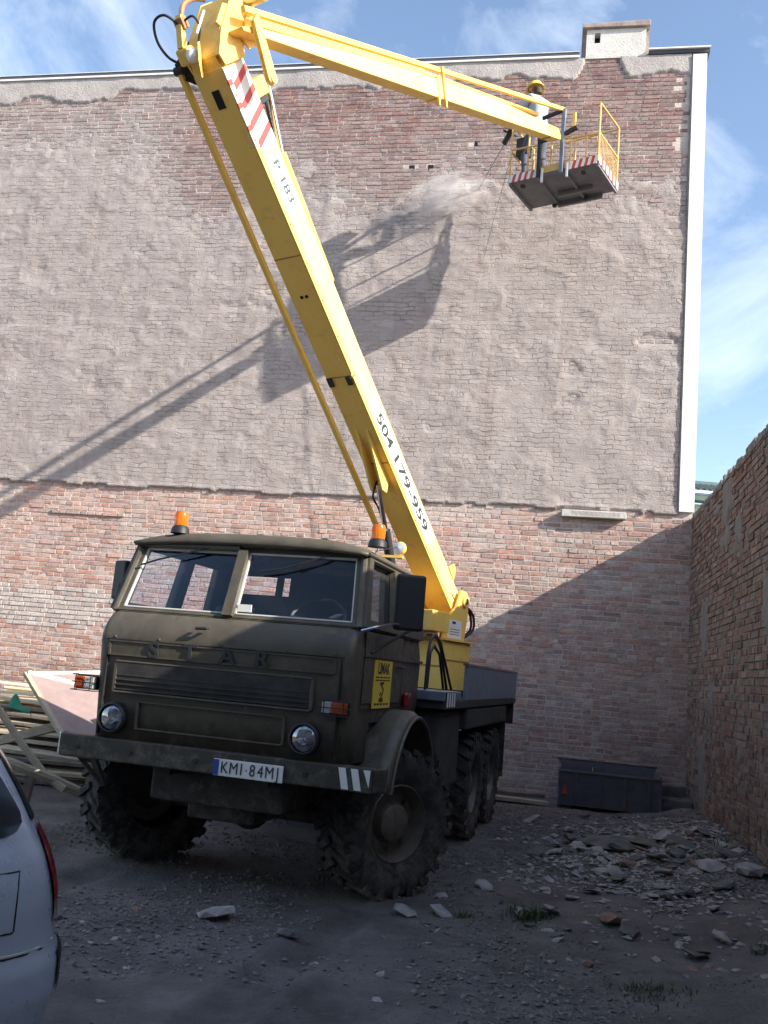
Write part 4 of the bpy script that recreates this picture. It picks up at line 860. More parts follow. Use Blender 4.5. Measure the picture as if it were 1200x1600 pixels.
for z in np.arange(.14, .52, .06): MB(BF_).tube([(BW-.01, .02, float(z)), (BW-.01, BD-.02, float(z))], .0035, 4).build('mesh_wire', 'basket_yellow', bk)
MB(BF_).box(.06, .26, .05, .22, .50, .80).build('control_box', 'chassis', bk, bevel=.01)
fr = MB(BF_); fr.bar((.895, -.05, -.04), (.90, -.05, 1.03), .055, .055, up=(0, 1, 0)); fr = fr.build('basket_frame', 'lblue_steel', bk)
for a_, b_, c_, d_, u_ in (((.52, -.05, -.02), (.515, -.05, .54), .05, .05, (0, 1, 0)), ((.50, -.05, .57), (.865, -.05, .60), .05, .05, ZV), ((.54, -.05, .965), (.865, -.05, 1.01), .04, .05, ZV), ((.93, -.05, .60), (1.12, -.05, .66), .05, .06, ZV)): MB(BF_).bar(a_, b_, c_, d_, up=u_).build('frame_arm', 'black', fr)
MB(BF_).bar((1.06, -.02, .62), (1.06, -.02, .94), .04, .04, up=(0, 1, 0)).build('frame_lever', 'yellow', fr)
MB(BF_).cyl((.70, -.10, .58), (.70, -.10, .66), .05, 12).build('slew_motor', 'black', fr)
for x in (.575, .985): MB(BF_).bar((x, -.03, -.12), (x, -.03, .11), .03, .035, up=(0, 1, 0)).build('frame_foot', 'white', fr)

# ------------------------------------------------------------------ worker in the basket, drill, hoses, dust
def bw(x, y, z): return BO+MV*x+G*y+ZV*z                # basket coordinates to world
# facing: towards the wall and to the left
fwd = (-WV*.62+WN*.78).normalized(); sid = Vector((fwd.y, -fwd.x, 0))   # sid = his right
HIP = bw(.39, .14, .99)
def wp(f, s_, z): return HIP+fwd*f+sid*s_+ZV*z
def skin_person():
    J = {}; Vt = []; Ed = []; Rd = []
    def node(n, p, r, par=None):
        J[n] = len(Vt); Vt.append(p); Rd.append(r)
        if par: Ed.append((J[par], J[n]))
    node('pel', wp(0, 0, 0), .14); node('waist', wp(.02, 0, .15), .135, 'pel'); node('chest', wp(.06, 0, .36), .16, 'waist'); node('sh', wp(.08, 0, .48), .10, 'chest')
    node('neck', wp(.105, 0, .555), .055, 'sh'); node('headb', wp(.13, 0, .61), .072, 'neck'); node('head', wp(.15, 0, .70), .098, 'headb'); node('crown', wp(.155, 0, .79), .06, 'head'); node('nose', wp(.25, 0, .68), .018, 'head')
    for k, s_ in (('L', -1), ('R', 1)):
        node('cl'+k, wp(.08, s_*.15, .47), .085, 'sh'); node('el'+k, wp(.28+.05*(s_ < 0), s_*.28, .25), .052, 'cl'+k); node('wr'+k, wp(.60+.1*(s_ < 0), s_*.10, .33), .034, 'el'+k)
        node('pa'+k, wp(.655+.1*(s_ < 0), s_*.06, .345), .033, 'wr'+k)
        for q_ in range(4):
            a = wp(.70+.1*(s_ < 0), s_*.05, .375-.022*q_); b = wp(.735+.1*(s_ < 0), s_*.005, .375-.022*q_); c = wp(.715+.1*(s_ < 0), -s_*.03, .37-.022*q_)
            node('f%d'%q_+k, a, .010, 'pa'+k); node('g%d'%q_+k, b, .0095, 'f%d'%q_+k); node('h%d'%q_+k, c, .008, 'g%d'%q_+k)
        node('t'+k, wp(.665+.1*(s_ < 0), s_*.02, .385), .011, 'pa'+k); node('u'+k, wp(.69+.1*(s_ < 0), -s_*.02, .39), .009, 't'+k)
        node('hp'+k, wp(-.01, s_*.10, -.06), .105, 'pel'); node('kn'+k, wp(.06+.10*(s_ < 0), s_*.13, -.44), .068, 'hp'+k); node('an'+k, wp(-.03+.14*(s_ < 0), s_*.14, -.82), .047, 'kn'+k)
        node('to'+k, wp(.13+.14*(s_ < 0), s_*.16, -.853), .040, 'an'+k)
    me = bpy.data.meshes.new('person'); me.from_pydata([tuple(p) for p in Vt], Ed, []); o = bpy.data.objects.new('person', me); COL.objects.link(o)
    md = o.modifiers.new('skin', 'SKIN'); md.use_smooth_shade = True
    sv = me.skin_vertices[0].data
    for i, r_ in enumerate(Rd): sv[i].radius = (r_, r_); sv[i].use_root = (i == 0)
    o.modifiers.new('sub', 'SUBSURF').levels = 1; o.modifiers['sub'].render_levels = 2
    return o
per = skin_person(); tag(per, 'worker in grey jacket and yellow helmet standing in the lift basket', 'person')
pm = bpy.data.materials.new('worker'); pm.use_nodes = True; t = pm.node_tree; b = t.nodes['Principled BSDF']; b.inputs['Roughness'].default_value = .85
geo = N(t, 'ShaderNodeNewGeometry'); sx = N(t, 'ShaderNodeSeparateXYZ'); t.links.new(geo.outputs['Position'], sx.inputs[0])
def step_(thr): 
    n_ = N(t, 'ShaderNodeMath', operation='GREATER_THAN'); n_.inputs[1].default_value = thr; t.links.new(sx.outputs[2], n_.inputs[0]); return n_.outputs[0]
nzz = N(t, 'ShaderNodeTexNoise'); nzz.inputs['Scale'].default_value = 11; t.links.new(geo.outputs['Position'], nzz.inputs['Vector'])
jm = N(t, 'ShaderNodeMix', data_type='RGBA'); jm.inputs[6].default_value = (.34, .38, .40, 1); jm.inputs[7].default_value = (.48, .52, .54, 1); t.links.new(nzz.outputs[0], jm.inputs[0])
m1 = N(t, 'ShaderNodeMix', data_type='RGBA'); m1.inputs[6].default_value = (.08, .09, .12, 1); t.links.new(jm.outputs[2], m1.inputs[7]); t.links.new(step_(HIP.z-.04), m1.inputs[0])
m2 = N(t, 'ShaderNodeMix', data_type='RGBA'); m2.inputs[7].default_value = (.45, .27, .19, 1); t.links.new(m1.outputs[2], m2.inputs[6]); t.links.new(step_(HIP.z+.555), m2.inputs[0]); t.links.new(m2.outputs[2], b.inputs['Base Color'])
per.data.materials.append(pm)
hc = wp(.15, 0, .73); ha = (ZV+fwd*.16).normalized()
mb = MB(); mb.lathe([(.155, -.005), (.150, .01), (.128, .012), (.124, .05), (.105, .095), (.062, .128), (0, .138)], hc, ha, 28); mb.add([], []); 
hl_ = mb.build('helmet', 'helmet', per, smooth=True, solid=.004)
for s_ in (-1, 1): MB().lathe([(0, .03), (.02, .02), (.028, 0), (.02, -.02)], wp(.145, s_*.095, .685), sid*s_, 10).build('ear', 'skin', per, smooth=True)
for s_ in (-1, 1): MB().lathe([(0, .012), (.010, .006), (.012, 0)], wp(.237, s_*.034, .712), fwd, 10).build('eye', 'letter', per, smooth=True)
MB().tube([wp(.24, -.025, .635), wp(.248, 0, .632), wp(.24, .025, .635)], .006, 6).build('mouth', 'stone_red', per)
MB().tube([wp(.075, .0, .60), wp(.08, 0, .66), wp(.085, 0, .70)], .07, 10).build('hair', 'hair', per, smooth=True)
# drill pressed against the wall
tip = WN*WD+WV*(-1.78)+ZV*10.08-WN*.0
h0 = wp(.72, 0, .345); dr = (tip-h0).normalized()
drl = empty('hammer_drill', None, 'long hammer drill in the worker hands, bit on the wall', 'drill')
MB().tube([h0-dr*.18, h0+dr*.30], .048, 12).build('motor_housing', 'chassis', drl, smooth=True)
MB().tube([h0+dr*.30, tip+dr*.02], .012, 8).build('drill_bit', 'steel', drl, smooth=True)
MB().tube([h0-dr*.16-ZV*.14, h0-dr*.16+ZV*.02], .02, 8).build('handle', 'black', drl, smooth=True)
MB().tube([h0+dr*.1-sid*.14, h0+dr*.1+sid*.14], .016, 8).build('side_handle', 'black', drl, smooth=True)
# hoses and ropes hanging from the basket
mb = MB(); pts = []
A_, B_ = bw(-.02, .1, .62), Vector((.93, 14.2, 4.3))
for k in range(25):
    f_ = k/24; p = A_.lerp(B_, f_); p += WV*(-.16*math.sin(f_*math.pi)); pts.append(p)
pts += [Vector((.78, 14.3, 3.0)), Vector((.7, 14.2, 1.2)), Vector((.72, 13.9, .1)), Vector((1.2, 13.6, .03))]
mb.tube(pts, .005, 6).build('hanging_cable', 'rope', smooth=True, label='thin grey cable hanging down the wall from the lift basket', cat='cable')
# dust puff blown off the wall where the bit strikes
dm = bpy.data.materials.new('dust'); dm.use_nodes = True; t = dm.node_tree; t.nodes.clear(); o_ = N(t, 'ShaderNodeOutputMaterial'); pv = N(t, 'ShaderNodeVolumePrincipled'); pv.inputs['Color'].default_value = (.98, .97, .96, 1); pv.inputs['Anisotropy'].default_value = .1
tcn = N(t, 'ShaderNodeTexCoord'); gr_ = N(t, 'ShaderNodeTexGradient', gradient_type='SPHERICAL'); mpn = N(t, 'ShaderNodeMapping'); t.links.new(tcn.outputs['Object'], gr_.inputs[0])
nn = N(t, 'ShaderNodeTexNoise'); nn.inputs['Scale'].default_value = 3.0; nn.inputs['Detail'].default_value = 5; t.links.new(tcn.outputs['Object'], nn.inputs['Vector'])
mr_ = N(t, 'ShaderNodeMapRange'); mr_.inputs[1].default_value = .42; mr_.inputs[2].default_value = .72; t.links.new(nn.outputs[0], mr_.inputs[0])
mu = N(t, 'ShaderNodeMath', operation='MULTIPLY'); t.links.new(gr_.outputs[1], mu.inputs[0]); t.links.new(mr_.outputs[0], mu.inputs[1])
m3 = N(t, 'ShaderNodeMath', operation='MULTIPLY'); m3.inputs[1].default_value = 14.0; t.links.new(mu.outputs[0], m3.inputs[0]); t.links.new(m3.outputs[0], pv.inputs['Density']); t.links.new(pv.outputs[0], o_.inputs['Volume']); MATS['dust'] = dm
pf = MB().lathe([(0, -1), (.38, -.92), (.71, -.71), (.92, -.38), (1, 0), (.92, .38), (.71, .71), (.38, .92), (0, 1)], (0, 0, 0), (0, 0, 1), 20).build('dust_cloud', 'dust', kind='stuff', label='pale dust puff drifting from the drilled wall', cat='dust')
pf.matrix_world = frame(WN*(WD-.22)+WV*(-2.25)+ZV*9.93, (WV*.85+ZV*.18), WN*.19, (ZV*.42-WV*.08))

# ------------------------------------------------------------------ silver car, cut off by the picture edge
def gh(x, y): return float(ground_h(np.array(float(x)), np.array(float(y))))
ce = Vector((-.90, -.436, 0)).normalized(); cy = Vector((-ce.y, ce.x, 0))
CO = Vector((-.905, 3.24, 0))-ce*.06-cy*.80; CM = frame((CO.x, CO.y, -.01), ce, cy, (0, 0, 1))
car = empty('parked_car', CM, 'silver hatchback car, only its rear corner showing at the left edge', 'car')
LV = np.array([ # z, rear x, front x, half width
 (.18, .22, 3.85, .70), (.26, .10, 3.98, .79), (.36, .045, 4.04, .825), (.50, .015, 4.07, .84), (.60, .02, 4.06, .842), (.64, .045, 4.04, .836), (.70, .055, 4.02, .836), (.80, .065, 3.98, .842),
 (.88, .085, 3.92, .842), (.95, .115, 3.80, .828), (1.00, .145, 3.5, .808), (1.05, .175, 3.1, .790), (1.15, .235, 2.86, .752), (1.27, .315, 2.62, .708), (1.37, .42, 2.40, .66), (1.43, .56, 2.22, .60), (1.47, .85, 1.95, .45), (1.485, 1.2, 1.6, .2)])
def csurf(t_, z, off=0.):
    r_, f_, b_ = (np.interp(z, LV[:, 0], LV[:, k]) for k in (1, 2, 3)); a_ = (f_-r_)/2+off; c_ = (f_+r_)/2; b_ = b_+off; e_ = 2/5.2
    ca, sa = math.cos(t_), math.sin(t_)
    return (c_-a_*math.copysign(abs(ca)**e_, ca), b_*math.copysign(abs(sa)**e_, sa), z)
zs_ = np.concatenate([np.linspace(.18, 1.0, 34), np.linspace(1.02, 1.485, 24)]); nt_ = 144
def tpar(k): 
    u_ = k/nt_*2*math.pi; return u_-.0
mb = MB(); vs_ = [csurf(tpar(k), z) for z in zs_ for k in range(nt_)]; fs_ = []
def arch(p): return any(abs(p[1]) > .5 and (p[0]-c_)**2+(p[2]-.29)**2 < .345**2 for c_ in (.80, 3.25))
for j in range(len(zs_)-1):
    for k in range(nt_):
        q_ = (j*nt_+k, j*nt_+(k+1) % nt_, (j+1)*nt_+(k+1) % nt_, (j+1)*nt_+k)
        if all(arch(vs_[i]) for i in q_): continue
        fs_.append(q_)
fs_.append([(len(zs_)-1)*nt_+k for k in range(nt_)]); mb.add(vs_, fs_); cb = mb.build('body', 'car_paint', car, smooth=True)
def side_y(x, z, off):
    r_, f_, b_ = (np.interp(z, LV[:, 0], LV[:, k]) for k in (1, 2, 3)); a_ = (f_-r_)/2; c_ = (f_+r_)/2
    return (b_)*max(1e-6, 1-min(.9999, abs((x-c_)/a_))**5.2)**(1/5.2)+off
def side_patch(x0, x1, z0, z1, lean=0., off=.012, n_=5, sgn=1, nu=10, nv=8):
    def fn(a, b):
        a2 = 2*a-1; b2 = 2*b-1
        k_ = max(1e-9, abs(a2)**n_+abs(b2)**n_)**(1/n_); m__ = max(abs(a2), abs(b2)); s__ = (m__/k_) if k_ > 1e-6 else 1
        a2 *= s__; b2 *= s__
        z = (z0+z1)/2+b2*(z1-z0)/2; x = (x0+x1)/2+a2*(x1-x0)/2+lean*b2; return (x, sgn*side_y(x, z, off), z)
    return MB().grid(fn, nu, nv)
for sgn in (1, -1):
    side_patch(.30, 1.05, 1.03, 1.31, lean=.10, sgn=sgn).build('rear_side_window', 'car_glass', cb, smooth=True)
    side_patch(1.15, 2.55, 1.02, 1.33, lean=.02, sgn=sgn).build('door_window', 'car_glass', cb, smooth=True)
side_patch(.24, .50, .735, .925, off=.0028, n_=6, sgn=1).build('fuel_flap', 'car_paint', cb, smooth=True)
def surf_line(P, r_=.004, m_='car_black', name='panel_gap'):
    pp = []
    for (x0, z0), (x1, z1) in zip(P[:-1], P[1:]):
        for k in range(6): x = x0+(x1-x0)*k/6; z = z0+(z1-z0)*k/6; pp.append((x, side_y(x, z, -.001), z))
    MB().tube(pp, r_, 5).build(name, m_, cb)
surf_line([(.24, .735), (.50, .735), (.505, .92), (.24, .925), (.235, .74), (.24, .735)]); surf_line([(.06, .655), (.45, .655), (.50, .60)]); surf_line([(1.08, .30), (1.06, .98)]); surf_line([(.08, .66), (.45, .668)], .005, 'trim', 'bumper_edge')
def ang_patch(t0, t1, z0, z1, off, name, m_, sk=0.):
    return MB().grid(lambda a, b: csurf(t0+(t1-t0)*a*(1-sk*(1-b)*.5), z0+(z1-z0)*b, off), 12, 12).build(name, m_, cb, smooth=True)
for sg2 in (1, -1):
    tl = MB().grid(lambda a, b: (lambda z: csurf(sg2*(.05+(.20+.06*math.sin(b*math.pi))*a), z, .010))(.70+.34*b), 12, 14).build('tail_light', 'tail_red', cb, smooth=True)
    MB().grid(lambda a, b: csurf(sg2*(.03+.27*a), .49+.13*b, .005), 14, 6).build('bumper_corner', 'car_black', cb, smooth=True)
ang_patch(-.018, .018, .70, .80, .01, 'number_plate', 'white')
MB().grid(lambda a, b: csurf(-.30+.60*a, 1.06+.26*b, .005), 14, 8).build('rear_windscreen', 'car_glass', cb, smooth=True)
for c_ in (.80, 3.25):
    for s_ in (-1, 1):
        e = empty('wheel', None, parent=car); e.location = (c_, s_*.735, .30)
        MB().lathe([(.19, -.085), (.25, -.095), (.288, -.085), (.30, -.05), (.30, .05), (.288, .085), (.25, .095), (.19, .085)], (0, 0, 0), (0, 1, 0), 36).build('tyre', 'rubber', e, smooth=True)
        MB().lathe([(.19, s_*.08), (.17, s_*.06), (.08, s_*.05), (0, s_*.06)], (0, 0, 0), (0, 1, 0), 24).build('rim', 'steel', e, smooth=True)
    MB().box(c_-.37, c_+.37, -.62, .62, .16, .66).build('wheel_well', 'car_black', car)

# ------------------------------------------------------------------ timber heap, old door, poles left of the truck
def PT(s_, n_, z): return WV*s_+WN*n_+ZV*z
rng2 = random.Random(5)
def plank(c, ang, tilt, L_, w_, t_, m_, label, group, roll=0.):
    ex = (WV*math.cos(ang)+WN*math.sin(ang))*math.cos(tilt)+ZV*math.sin(tilt); ey = ex.cross(ZV).normalized(); ez = ey.cross(ex).normalized()*-1
    ey2 = ey*math.cos(roll)+ez*math.sin(roll); ez2 = ez*math.cos(roll)-ey*math.sin(roll)
    mb = MB(); n_ = 5; bend = rng2.uniform(-.012, .012)
    sec = [(-1, -1), (1, -1), (1, 1), (-1, 1)]; vs_ = []
    for i in range(n_):
        f_ = i/(n_-1)*2-1
        for a, b in sec: vs_.append(Vector((f_*L_/2+rng2.uniform(-.02, .02)*(abs(f_) == 1), a*w_/2, b*t_/2+bend*(1-f_*f_))))
    fs_ = [(3, 2, 1, 0), (4*(n_-1), 4*(n_-1)+1, 4*(n_-1)+2, 4*(n_-1)+3)]
    for i in range(n_-1): fs_ += [(4*i+k, 4*i+(k+1) % 4, 4*i+4+(k+1) % 4, 4*i+4+k) for k in range(4)]
    mb.add(vs_, fs_); o = mb.build('plank', m_, None, bevel=.003, seg=1, label=label, cat='plank', group=group); o.matrix_world = frame(c, ex, ey2, ez2); return o
GRP = 'planks in the timber heap'
for lay in range(11):
    z = .07+lay*.088; nb = 10.15+lay*.16
    for k in range(4):
        n_ = nb+k*.27+rng2.uniform(-.06, .06); s_ = -6.35+rng2.uniform(-.5, .35)+lay*.02
        fresh = lay >= 8 or (lay == 6 and k == 0); m_ = 'wood_fresh' if lay >= 9 or (lay == 8 and k > 1) else ('wood' if rng2.random() < .6 else 'wood_dark')
        lab = 'pale fresh plank on the top of the timber heap' if m_ == 'wood_fresh' else (('grey weathered plank in the %s of the timber heap' if m_ == 'wood' else 'dark rotten plank in the %s of the timber heap') % ('bottom layers' if lay < 3 else 'middle layers' if lay < 6 else 'upper layers'))
        plank(PT(s_, n_, z), rng2.uniform(-.10, .14), rng2.uniform(-.03, .03), rng2.uniform(2.3, 3.3), rng2.uniform(.12, .2), rng2.uniform(.028, .055), m_, lab, GRP, rng2.uniform(-.25, .25))
plank(PT(-6.3, 11.2, 1.10), .6, -.03, 1.5, .12, .03, 'wood_fresh', 'short pale board lying crossways on the timber heap', None)
plank(PT(-5.9, 9.9, .62), -.18, .30, 1.8, .10, .10, 'wood', 'squared beam sticking out of the front of the timber heap', None)
MB().tube([Vector((-3.55, 8.5, 1.25)), Vector((-3.30, 8.5, 1.03)), Vector((-3.02, 8.5, .72)), Vector((-2.80, 8.5, .50)), Vector((-2.62, 8.5, .40))], .034, 8).build('bent_pole', 'wood', smooth=True, label='grey bent wooden pole leaning at the left of the truck', cat='pole')
MB().tube([Vector((-3.9, 8.2, .72)), Vector((-3.05, 8.3, .61)), Vector((-2.75, 8.5, .48)), Vector((-2.41, 8.75, .30)), Vector((-2.2, 8.85, .19))], .045, 8).build('curved_board', 'wood', smooth=True, label='long curved branch-like timber running down to the truck wheel', cat='timber')
MB().bar((-3.0, 8.55, .05), (-2.95, 8.6, .62), .07, .07).build('prop', 'wood_dark', label='dark wooden prop standing under the curved timber', cat='prop')
mb = MB(); mb.grid(lambda a, b: tuple(Vector((-3.66, 9.6, .99))+Vector((.22*a, .10*b, .10*math.sin(a*2.6+b)*b-.05*a+.04*math.sin(a*9)*b))), 10, 6); mb.build('green_rag', 'green_cloth', smooth=True, solid=.006, label='small green rag caught on the timber heap', cat='cloth')
# old door leaning
dA, dD, dC = Vector((-3.80, 10.45, 1.315)), Vector((-3.02, 9.55, .70)), Vector((-2.35, 10.2, .78))
ex = (dC-dD).normalized(); ey = (dA-dD); hL = ey.length; ey = (ey-ex*ey.dot(ex)); ex0 = ex; ey = (dA-dD).normalized(); ez = ex.cross(ey).normalized()
dr_ = empty('old_door', frame(dD, ex, ey, ez), 'discarded pinkish door with white edges leaning behind the truck bumper', 'door')
Lx = 1.9
MB().add([], []).box(.05, Lx, .05, hL-.06, -.018, .018).build('leaf', 'door_pink', dr_)
for x0, x1, y0, y1, m_ in ((0, .05, 0, hL, 'wood'), (0.051, Lx, hL-.058, hL, 'white'), (.051, Lx, 0, .05, 'wood')):
    MB().box(x0, x1, y0, y1, -.024, .024).build('frame_strip', m_, dr_, bevel=.004)
MB().bar((.04, hL-.03, .032), (1.1, hL*.52, .032), .05, .025, up=(0, 0, 1)).build('white_batten', 'white', dr_)
MB().bar((.62, .30, .03), (.72, .02, .03), .05, .02, up=(0, 0, 1)).build('latch', 'wood_dark', dr_)

# ------------------------------------------------------------------ skip, block and boards by the wall
sk = empty('rubble_skip', frame(PT(.13, 13.62, 0), WV, WN, ZV), 'dark steel rubble skip standing against the wall right of the truck', 'skip')
Wk, Dk, Hk = 1.40, .85, .60
mb = MB(); mb.prism([(.02, .0, .05), (Wk-.02, .0, .05), (Wk, -.06, Hk-.08), (0, -.06, Hk-.08)], None, (0, .02, 0)); mb.build('front_plate', 'skip', sk)
mb = MB(); mb.box(0, Wk, Dk-.03, Dk, .05, Hk).box(0, .03, -.03, Dk-.031, .05, Hk-.04).box(Wk-.03, Wk, -.03, Dk-.031, .05, Hk-.04).box(.03, Wk-.03, .03, Dk-.03, .05, .09); mb.build('tub', 'skip', sk)
MB().bar((-.02, -.065, Hk-.075), (Wk+.02, -.065, Hk-.075), .03, .025).build('rim', 'steel', sk)
MB().bar((-.02, Dk-.01, Hk+.012), (Wk+.02, Dk-.01, Hk+.012), .03, .025).build('rim', 'chassis', sk)
for x in (.22, .55, .88, 1.2): MB().prism([(x, -.004, .06), (x+.05, -.004, .06), (x+.05, -.064, Hk-.10), (x, -.064, Hk-.10)], None, (0, -.02, 0)).build('rib', 'skip', sk)
for x in (.10, Wk-.2): MB().box(x, x+.10, .05, Dk-.05, -.02, .05).build('skid', 'skip', sk)
MB().prism([(.05, -.03, .20), (.13, -.03, .20), (.09, -.035, .36)], None, (0, -.006, 0)).build('red_reflector', 'red', sk)
MB().lathe([(0, 0), (.03, 0), (.03, .05), (0, .05)], (.48, -.065, Hk-.05), (0, 0, 1), 10).build('lug', 'steel', sk)
MB().box(0, .42, 0, .3, 0, .27, .012).build('stone_block', 'stone_dark', bevel=.02, label='squat grey stone block in the corner beside the skip', cat='block').matrix_world = frame(PT(1.55, 13.75, -.0), WV, WN, ZV)
MB().box(0, .36, 0, .06, 0, .30, .012).build('broken_slab', 'stone_dark', bevel=.01, label='dark slab leaning in the wall corner behind the stone block', cat='slab').matrix_world = frame(PT(1.58, 14.35, .1), WV, (WN*.9+ZV*.3), ZV)
for k, (s_, n_, a, m_, lb_) in enumerate(((-.45, 13.55, .10, 'wood', 'pale edged board lying on the ground behind the rear wheels'), (-.5, 13.8, .22, 'wood_dark', 'dark board lying beside the pale one behind the rear wheels'))):
    p = PT(s_, n_, 0); plank(PT(s_, n_, gh(p.x, p.y)+.05+.05*k), a, -.02, .9, .16, .05, m_, lb_, None)

# ------------------------------------------------------------------ rubble
rr = random.Random(9)
def hull(seed, fl, nb_=14):
    r_ = random.Random(seed); bm = bmesh.new()
    for _ in range(nb_): bm.verts.new((r_.uniform(-1, 1), r_.uniform(-.8, .8), r_.uniform(-fl, fl)))
    q_ = bmesh.ops.convex_hull(bm, input=bm.verts); bmesh.ops.delete(bm, geom=[g_ for g_ in q_['geom_interior'] if isinstance(g_, bmesh.types.BMVert)], context='VERTS')
    me = bpy.data.meshes.new('chunk'); bm.to_mesh(me); bm.free(); return me
VAR = []
def lump(seed):
    r_ = random.Random(seed); bm = bmesh.new(); bmesh.ops.create_icosphere(bm, subdivisions=1, radius=1); fl = r_.uniform(.22, .5)
    pl_ = [(Vector((r_.gauss(0, 1), r_.gauss(0, 1), r_.gauss(0, 1))).normalized(), r_.uniform(.45, .8)) for _ in range(5)]
    for v in bm.verts:
        for n_, d_ in pl_:
            k_ = v.co.dot(n_)
            if k_ > d_: v.co -= n_*(k_-d_)
        v.co += Vector((r_.uniform(-.07, .07), r_.uniform(-.07, .07), r_.uniform(-.07, .07))); v.co.z *= fl
    me = bpy.data.meshes.new('chunk'); bm.to_mesh(me); bm.free(); return me
for k in range(18):
    me = hull(k, .16, 22) if k % 3 == 0 else lump(k+40); me.materials.append(MATS[('stone', 'stone_dark', 'stone', 'stone_dark', 'stone_red')[k % 5]]); VAR.append(me)
def chunk(s_, n_, size, v=None, sink=.25, flat=False):
    p = PT(s_, n_, 0); o = bpy.data.objects.new('rubble_chunk', VAR[(rr.choice((0, 2, 5, 7, 10, 12, 1, 3)) if size > .27 else rr.randrange(18)) if v is None else v]); COL.objects.link(o)
    sc_ = size/2; o.location = (p.x, p.y, gh(p.x, p.y)+sc_*.35*(1-sink)); o.scale = (sc_, sc_*rr.uniform(.7, 1), sc_*rr.uniform(.7, 1.1))
    o.rotation_euler = (rr.uniform(-.35, .35), rr.uniform(-.35, .35), rr.uniform(0, 6.28))
    mn = o.data.materials[0].name; kind_ = {'stone': 'pale plaster', 'stone_dark': 'dark stone', 'stone_red': 'reddish brick'}[mn]; big = 'large' if size > .27 else ('fist-sized' if size > .11 else 'small')
    where = ('in the rubble heap below the skip' if n_ > 9.3 else 'along the foot of the yard wall' if s_ > 1.2 else 'on the dirt right of the truck wheels' if n_ > 7.4 and s_ > -.6 else 'on the bare dirt in the near right corner' if s_ > -.6 else 'on the dirt in front of the truck bumper')
    tag(o, '%s %s lump lying %s' % (big, kind_, where), 'rubble', 'rubble lumps ' + where)
for s_, n_, sz in ((.55, 10.4, .50), (.95, 10.25, .55), (.75, 9.95, .42), (1.2, 10.6, .38), (1.32, 10.0, .40), (.3, 10.6, .34), (.1, 10.3, .3), (1.65, 9.5, .42), (1.45, 9.1, .36), (1.75, 8.9, .35), (1.0, 6.75, .24), (-.95, 6.85, .22), (-2.1, 6.1, .30), (-.72, 7.0, .2), (-1.55, 5.9, .18), (-2.95, 5.5, .17), (1.05, 9.5, .3), (.5, 9.6, .28), (-.1, 9.6, .26)): chunk(s_, n_, sz)
for k in range(130):
    s_ = rr.gauss(1.0, .65); n_ = rr.gauss(9.9, 1.4)
    if s_ > 1.93 or n_ > 13.2 or s_ < -.7: continue
    chunk(s_, n_, rr.uniform(.08, .26))
for k in range(80):
    s_ = rr.uniform(-1.0, 1.85); n_ = rr.uniform(6.2, 10.2); chunk(s_, n_, rr.choice((.05, .06, .08, .1, .14)), sink=1.1)
for k in range(45):
    s_ = rr.uniform(-3.6, -.6); n_ = rr.uniform(4.4, 6.2); chunk(s_, n_, rr.choice((.04, .05, .07, .1)), sink=1.1)
V = []; Q = []; tet = np.array([(0, 2, 4), (2, 1, 4), (1, 3, 4), (3, 0, 4), (2, 0, 5), (1, 2, 5), (3, 1, 5), (0, 3, 5)]); OCT = np.array([(1, 0, 0), (-1, 0, 0), (0, 1, 0), (0, -1, 0), (0, 0, .7), (0, 0, -.7)])
rn = np.random.default_rng(3); NG = 60000
gs = rn.uniform(-4.5, 1.95, NG); gn = np.where(rn.random(NG) < .75, 3.6+9.9*rn.random(NG)**1.6, rn.normal(9.6, 1.6, NG))
kp = fbm(gs*.9, gn*.9, 131, 3) > rn.uniform(.35, .62, NG); gs, gn = gs[kp], gn[kp]; NG = len(gs)
gX = WV.x*gs+WN.x*gn; gY = WV.y*gs+WN.y*gn; gr2 = rn.choice((.005, .007, .009, .012, .018), NG)
C3 = np.stack([gX, gY, ground_h(gX, gY)+gr2*.3], -1)
V = (C3[:, None, :]+(OCT[None]+rn.normal(0, .28, (NG, 6, 3)))*gr2[:, None, None]*np.array((1, 1, .8))).reshape(-1, 3)
Q = (tet[None]+6*np.arange(NG)[:, None, None]).reshape(-1, 3)
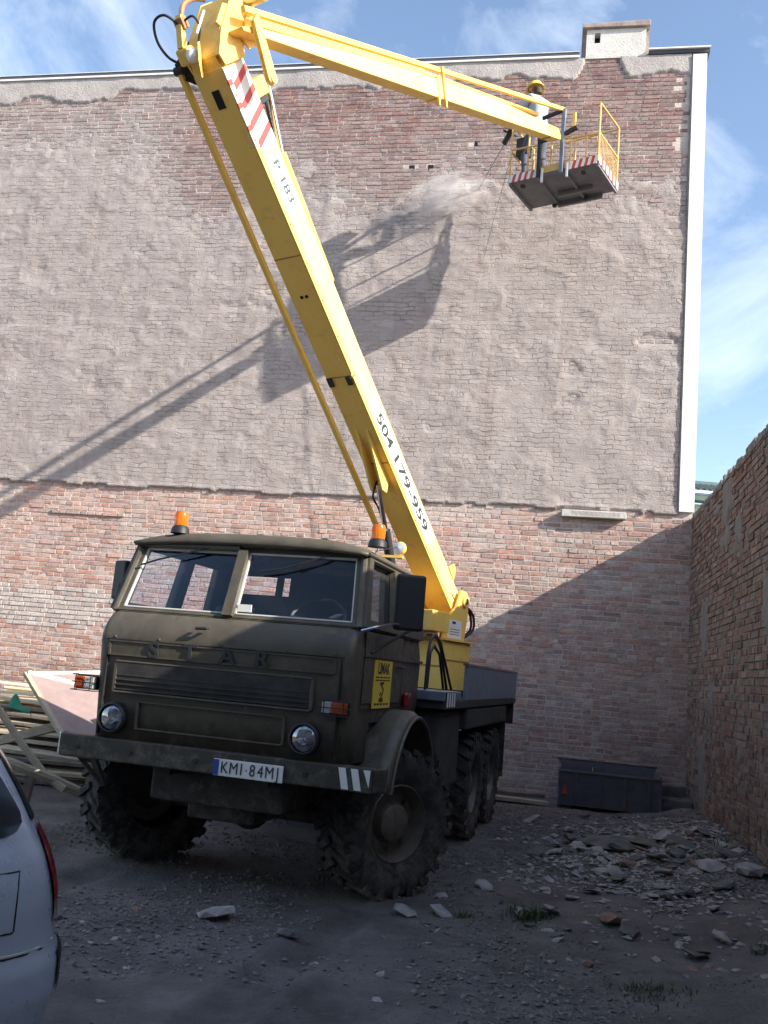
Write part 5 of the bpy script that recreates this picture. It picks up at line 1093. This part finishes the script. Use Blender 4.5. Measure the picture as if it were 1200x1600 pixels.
mesh_obj('gravel', np_mesh('gravel', V, Q, False), 'grit', None, kind='stuff', label='small stones and plaster crumbs strewn over the yard', cat='gravel')
NP = 3500; gs = rn.normal(.95, .62, NP); gn = rn.normal(9.7, 1.25, NP); kp = (gs < 1.93) & (gs > -.8) & (gn < 13) & (fbm(gs*1.6, gn*1.6, 141, 3) > .42); gs, gn = gs[kp], gn[kp]; NP = len(gs)
gX = WV.x*gs+WN.x*gn; gY = WV.y*gs+WN.y*gn; gr2 = rn.choice((.012, .018, .026, .036), NP)
V = (np.stack([gX, gY, ground_h(gX, gY)+gr2*.2], -1)[:, None, :]+(OCT[None]+rn.normal(0, .3, (NP, 6, 3)))*gr2[:, None, None]*np.array((1, 1, .55))).reshape(-1, 3)
mesh_obj('plaster_crumbs', np_mesh('plaster_crumbs', V, (tet[None]+6*np.arange(NP)[:, None, None]).reshape(-1, 3), False), 'stone', None, kind='stuff', label='pale plaster crumbs spread between the rubble lumps', cat='rubble')
# weeds
mb = MB()
for cs, cn, nb_, sp, hh in ((-.10, 7.2, 220, .07, .09), (.62, 5.9, 160, .11, .045), (1.5, 6.9, 90, .07, .045), (-.55, 7.0, 60, .05, .05), (1.75, 10.0, 50, .08, .09)):
    for k in range(nb_):
        s_ = rr.gauss(cs, sp); n_ = rr.gauss(cn, sp); p = PT(s_, n_, 0); z = gh(p.x, p.y)-.01; h_ = hh*rr.uniform(.5, 1.2); a = rr.uniform(0, 6.28); d_ = Vector((math.cos(a), math.sin(a), 0)); e_ = Vector((-d_.y, d_.x, 0))*.005; b0 = Vector((p.x, p.y, z)); lean = rr.uniform(.3, 1.1)
        mb.add([b0-e_, b0+e_, b0+d_*h_*lean*.4+ZV*h_*.7+e_*.7, b0+d_*h_*lean*.4+ZV*h_*.7-e_*.7, b0+d_*h_*lean+ZV*h_], [(0, 1, 2, 3), (3, 2, 4)])
mb.build('grass', 'grass', kind='stuff', label='thin weeds and grass tufts growing in the dirt', cat='grass')
bpy.context.view_layer.update()
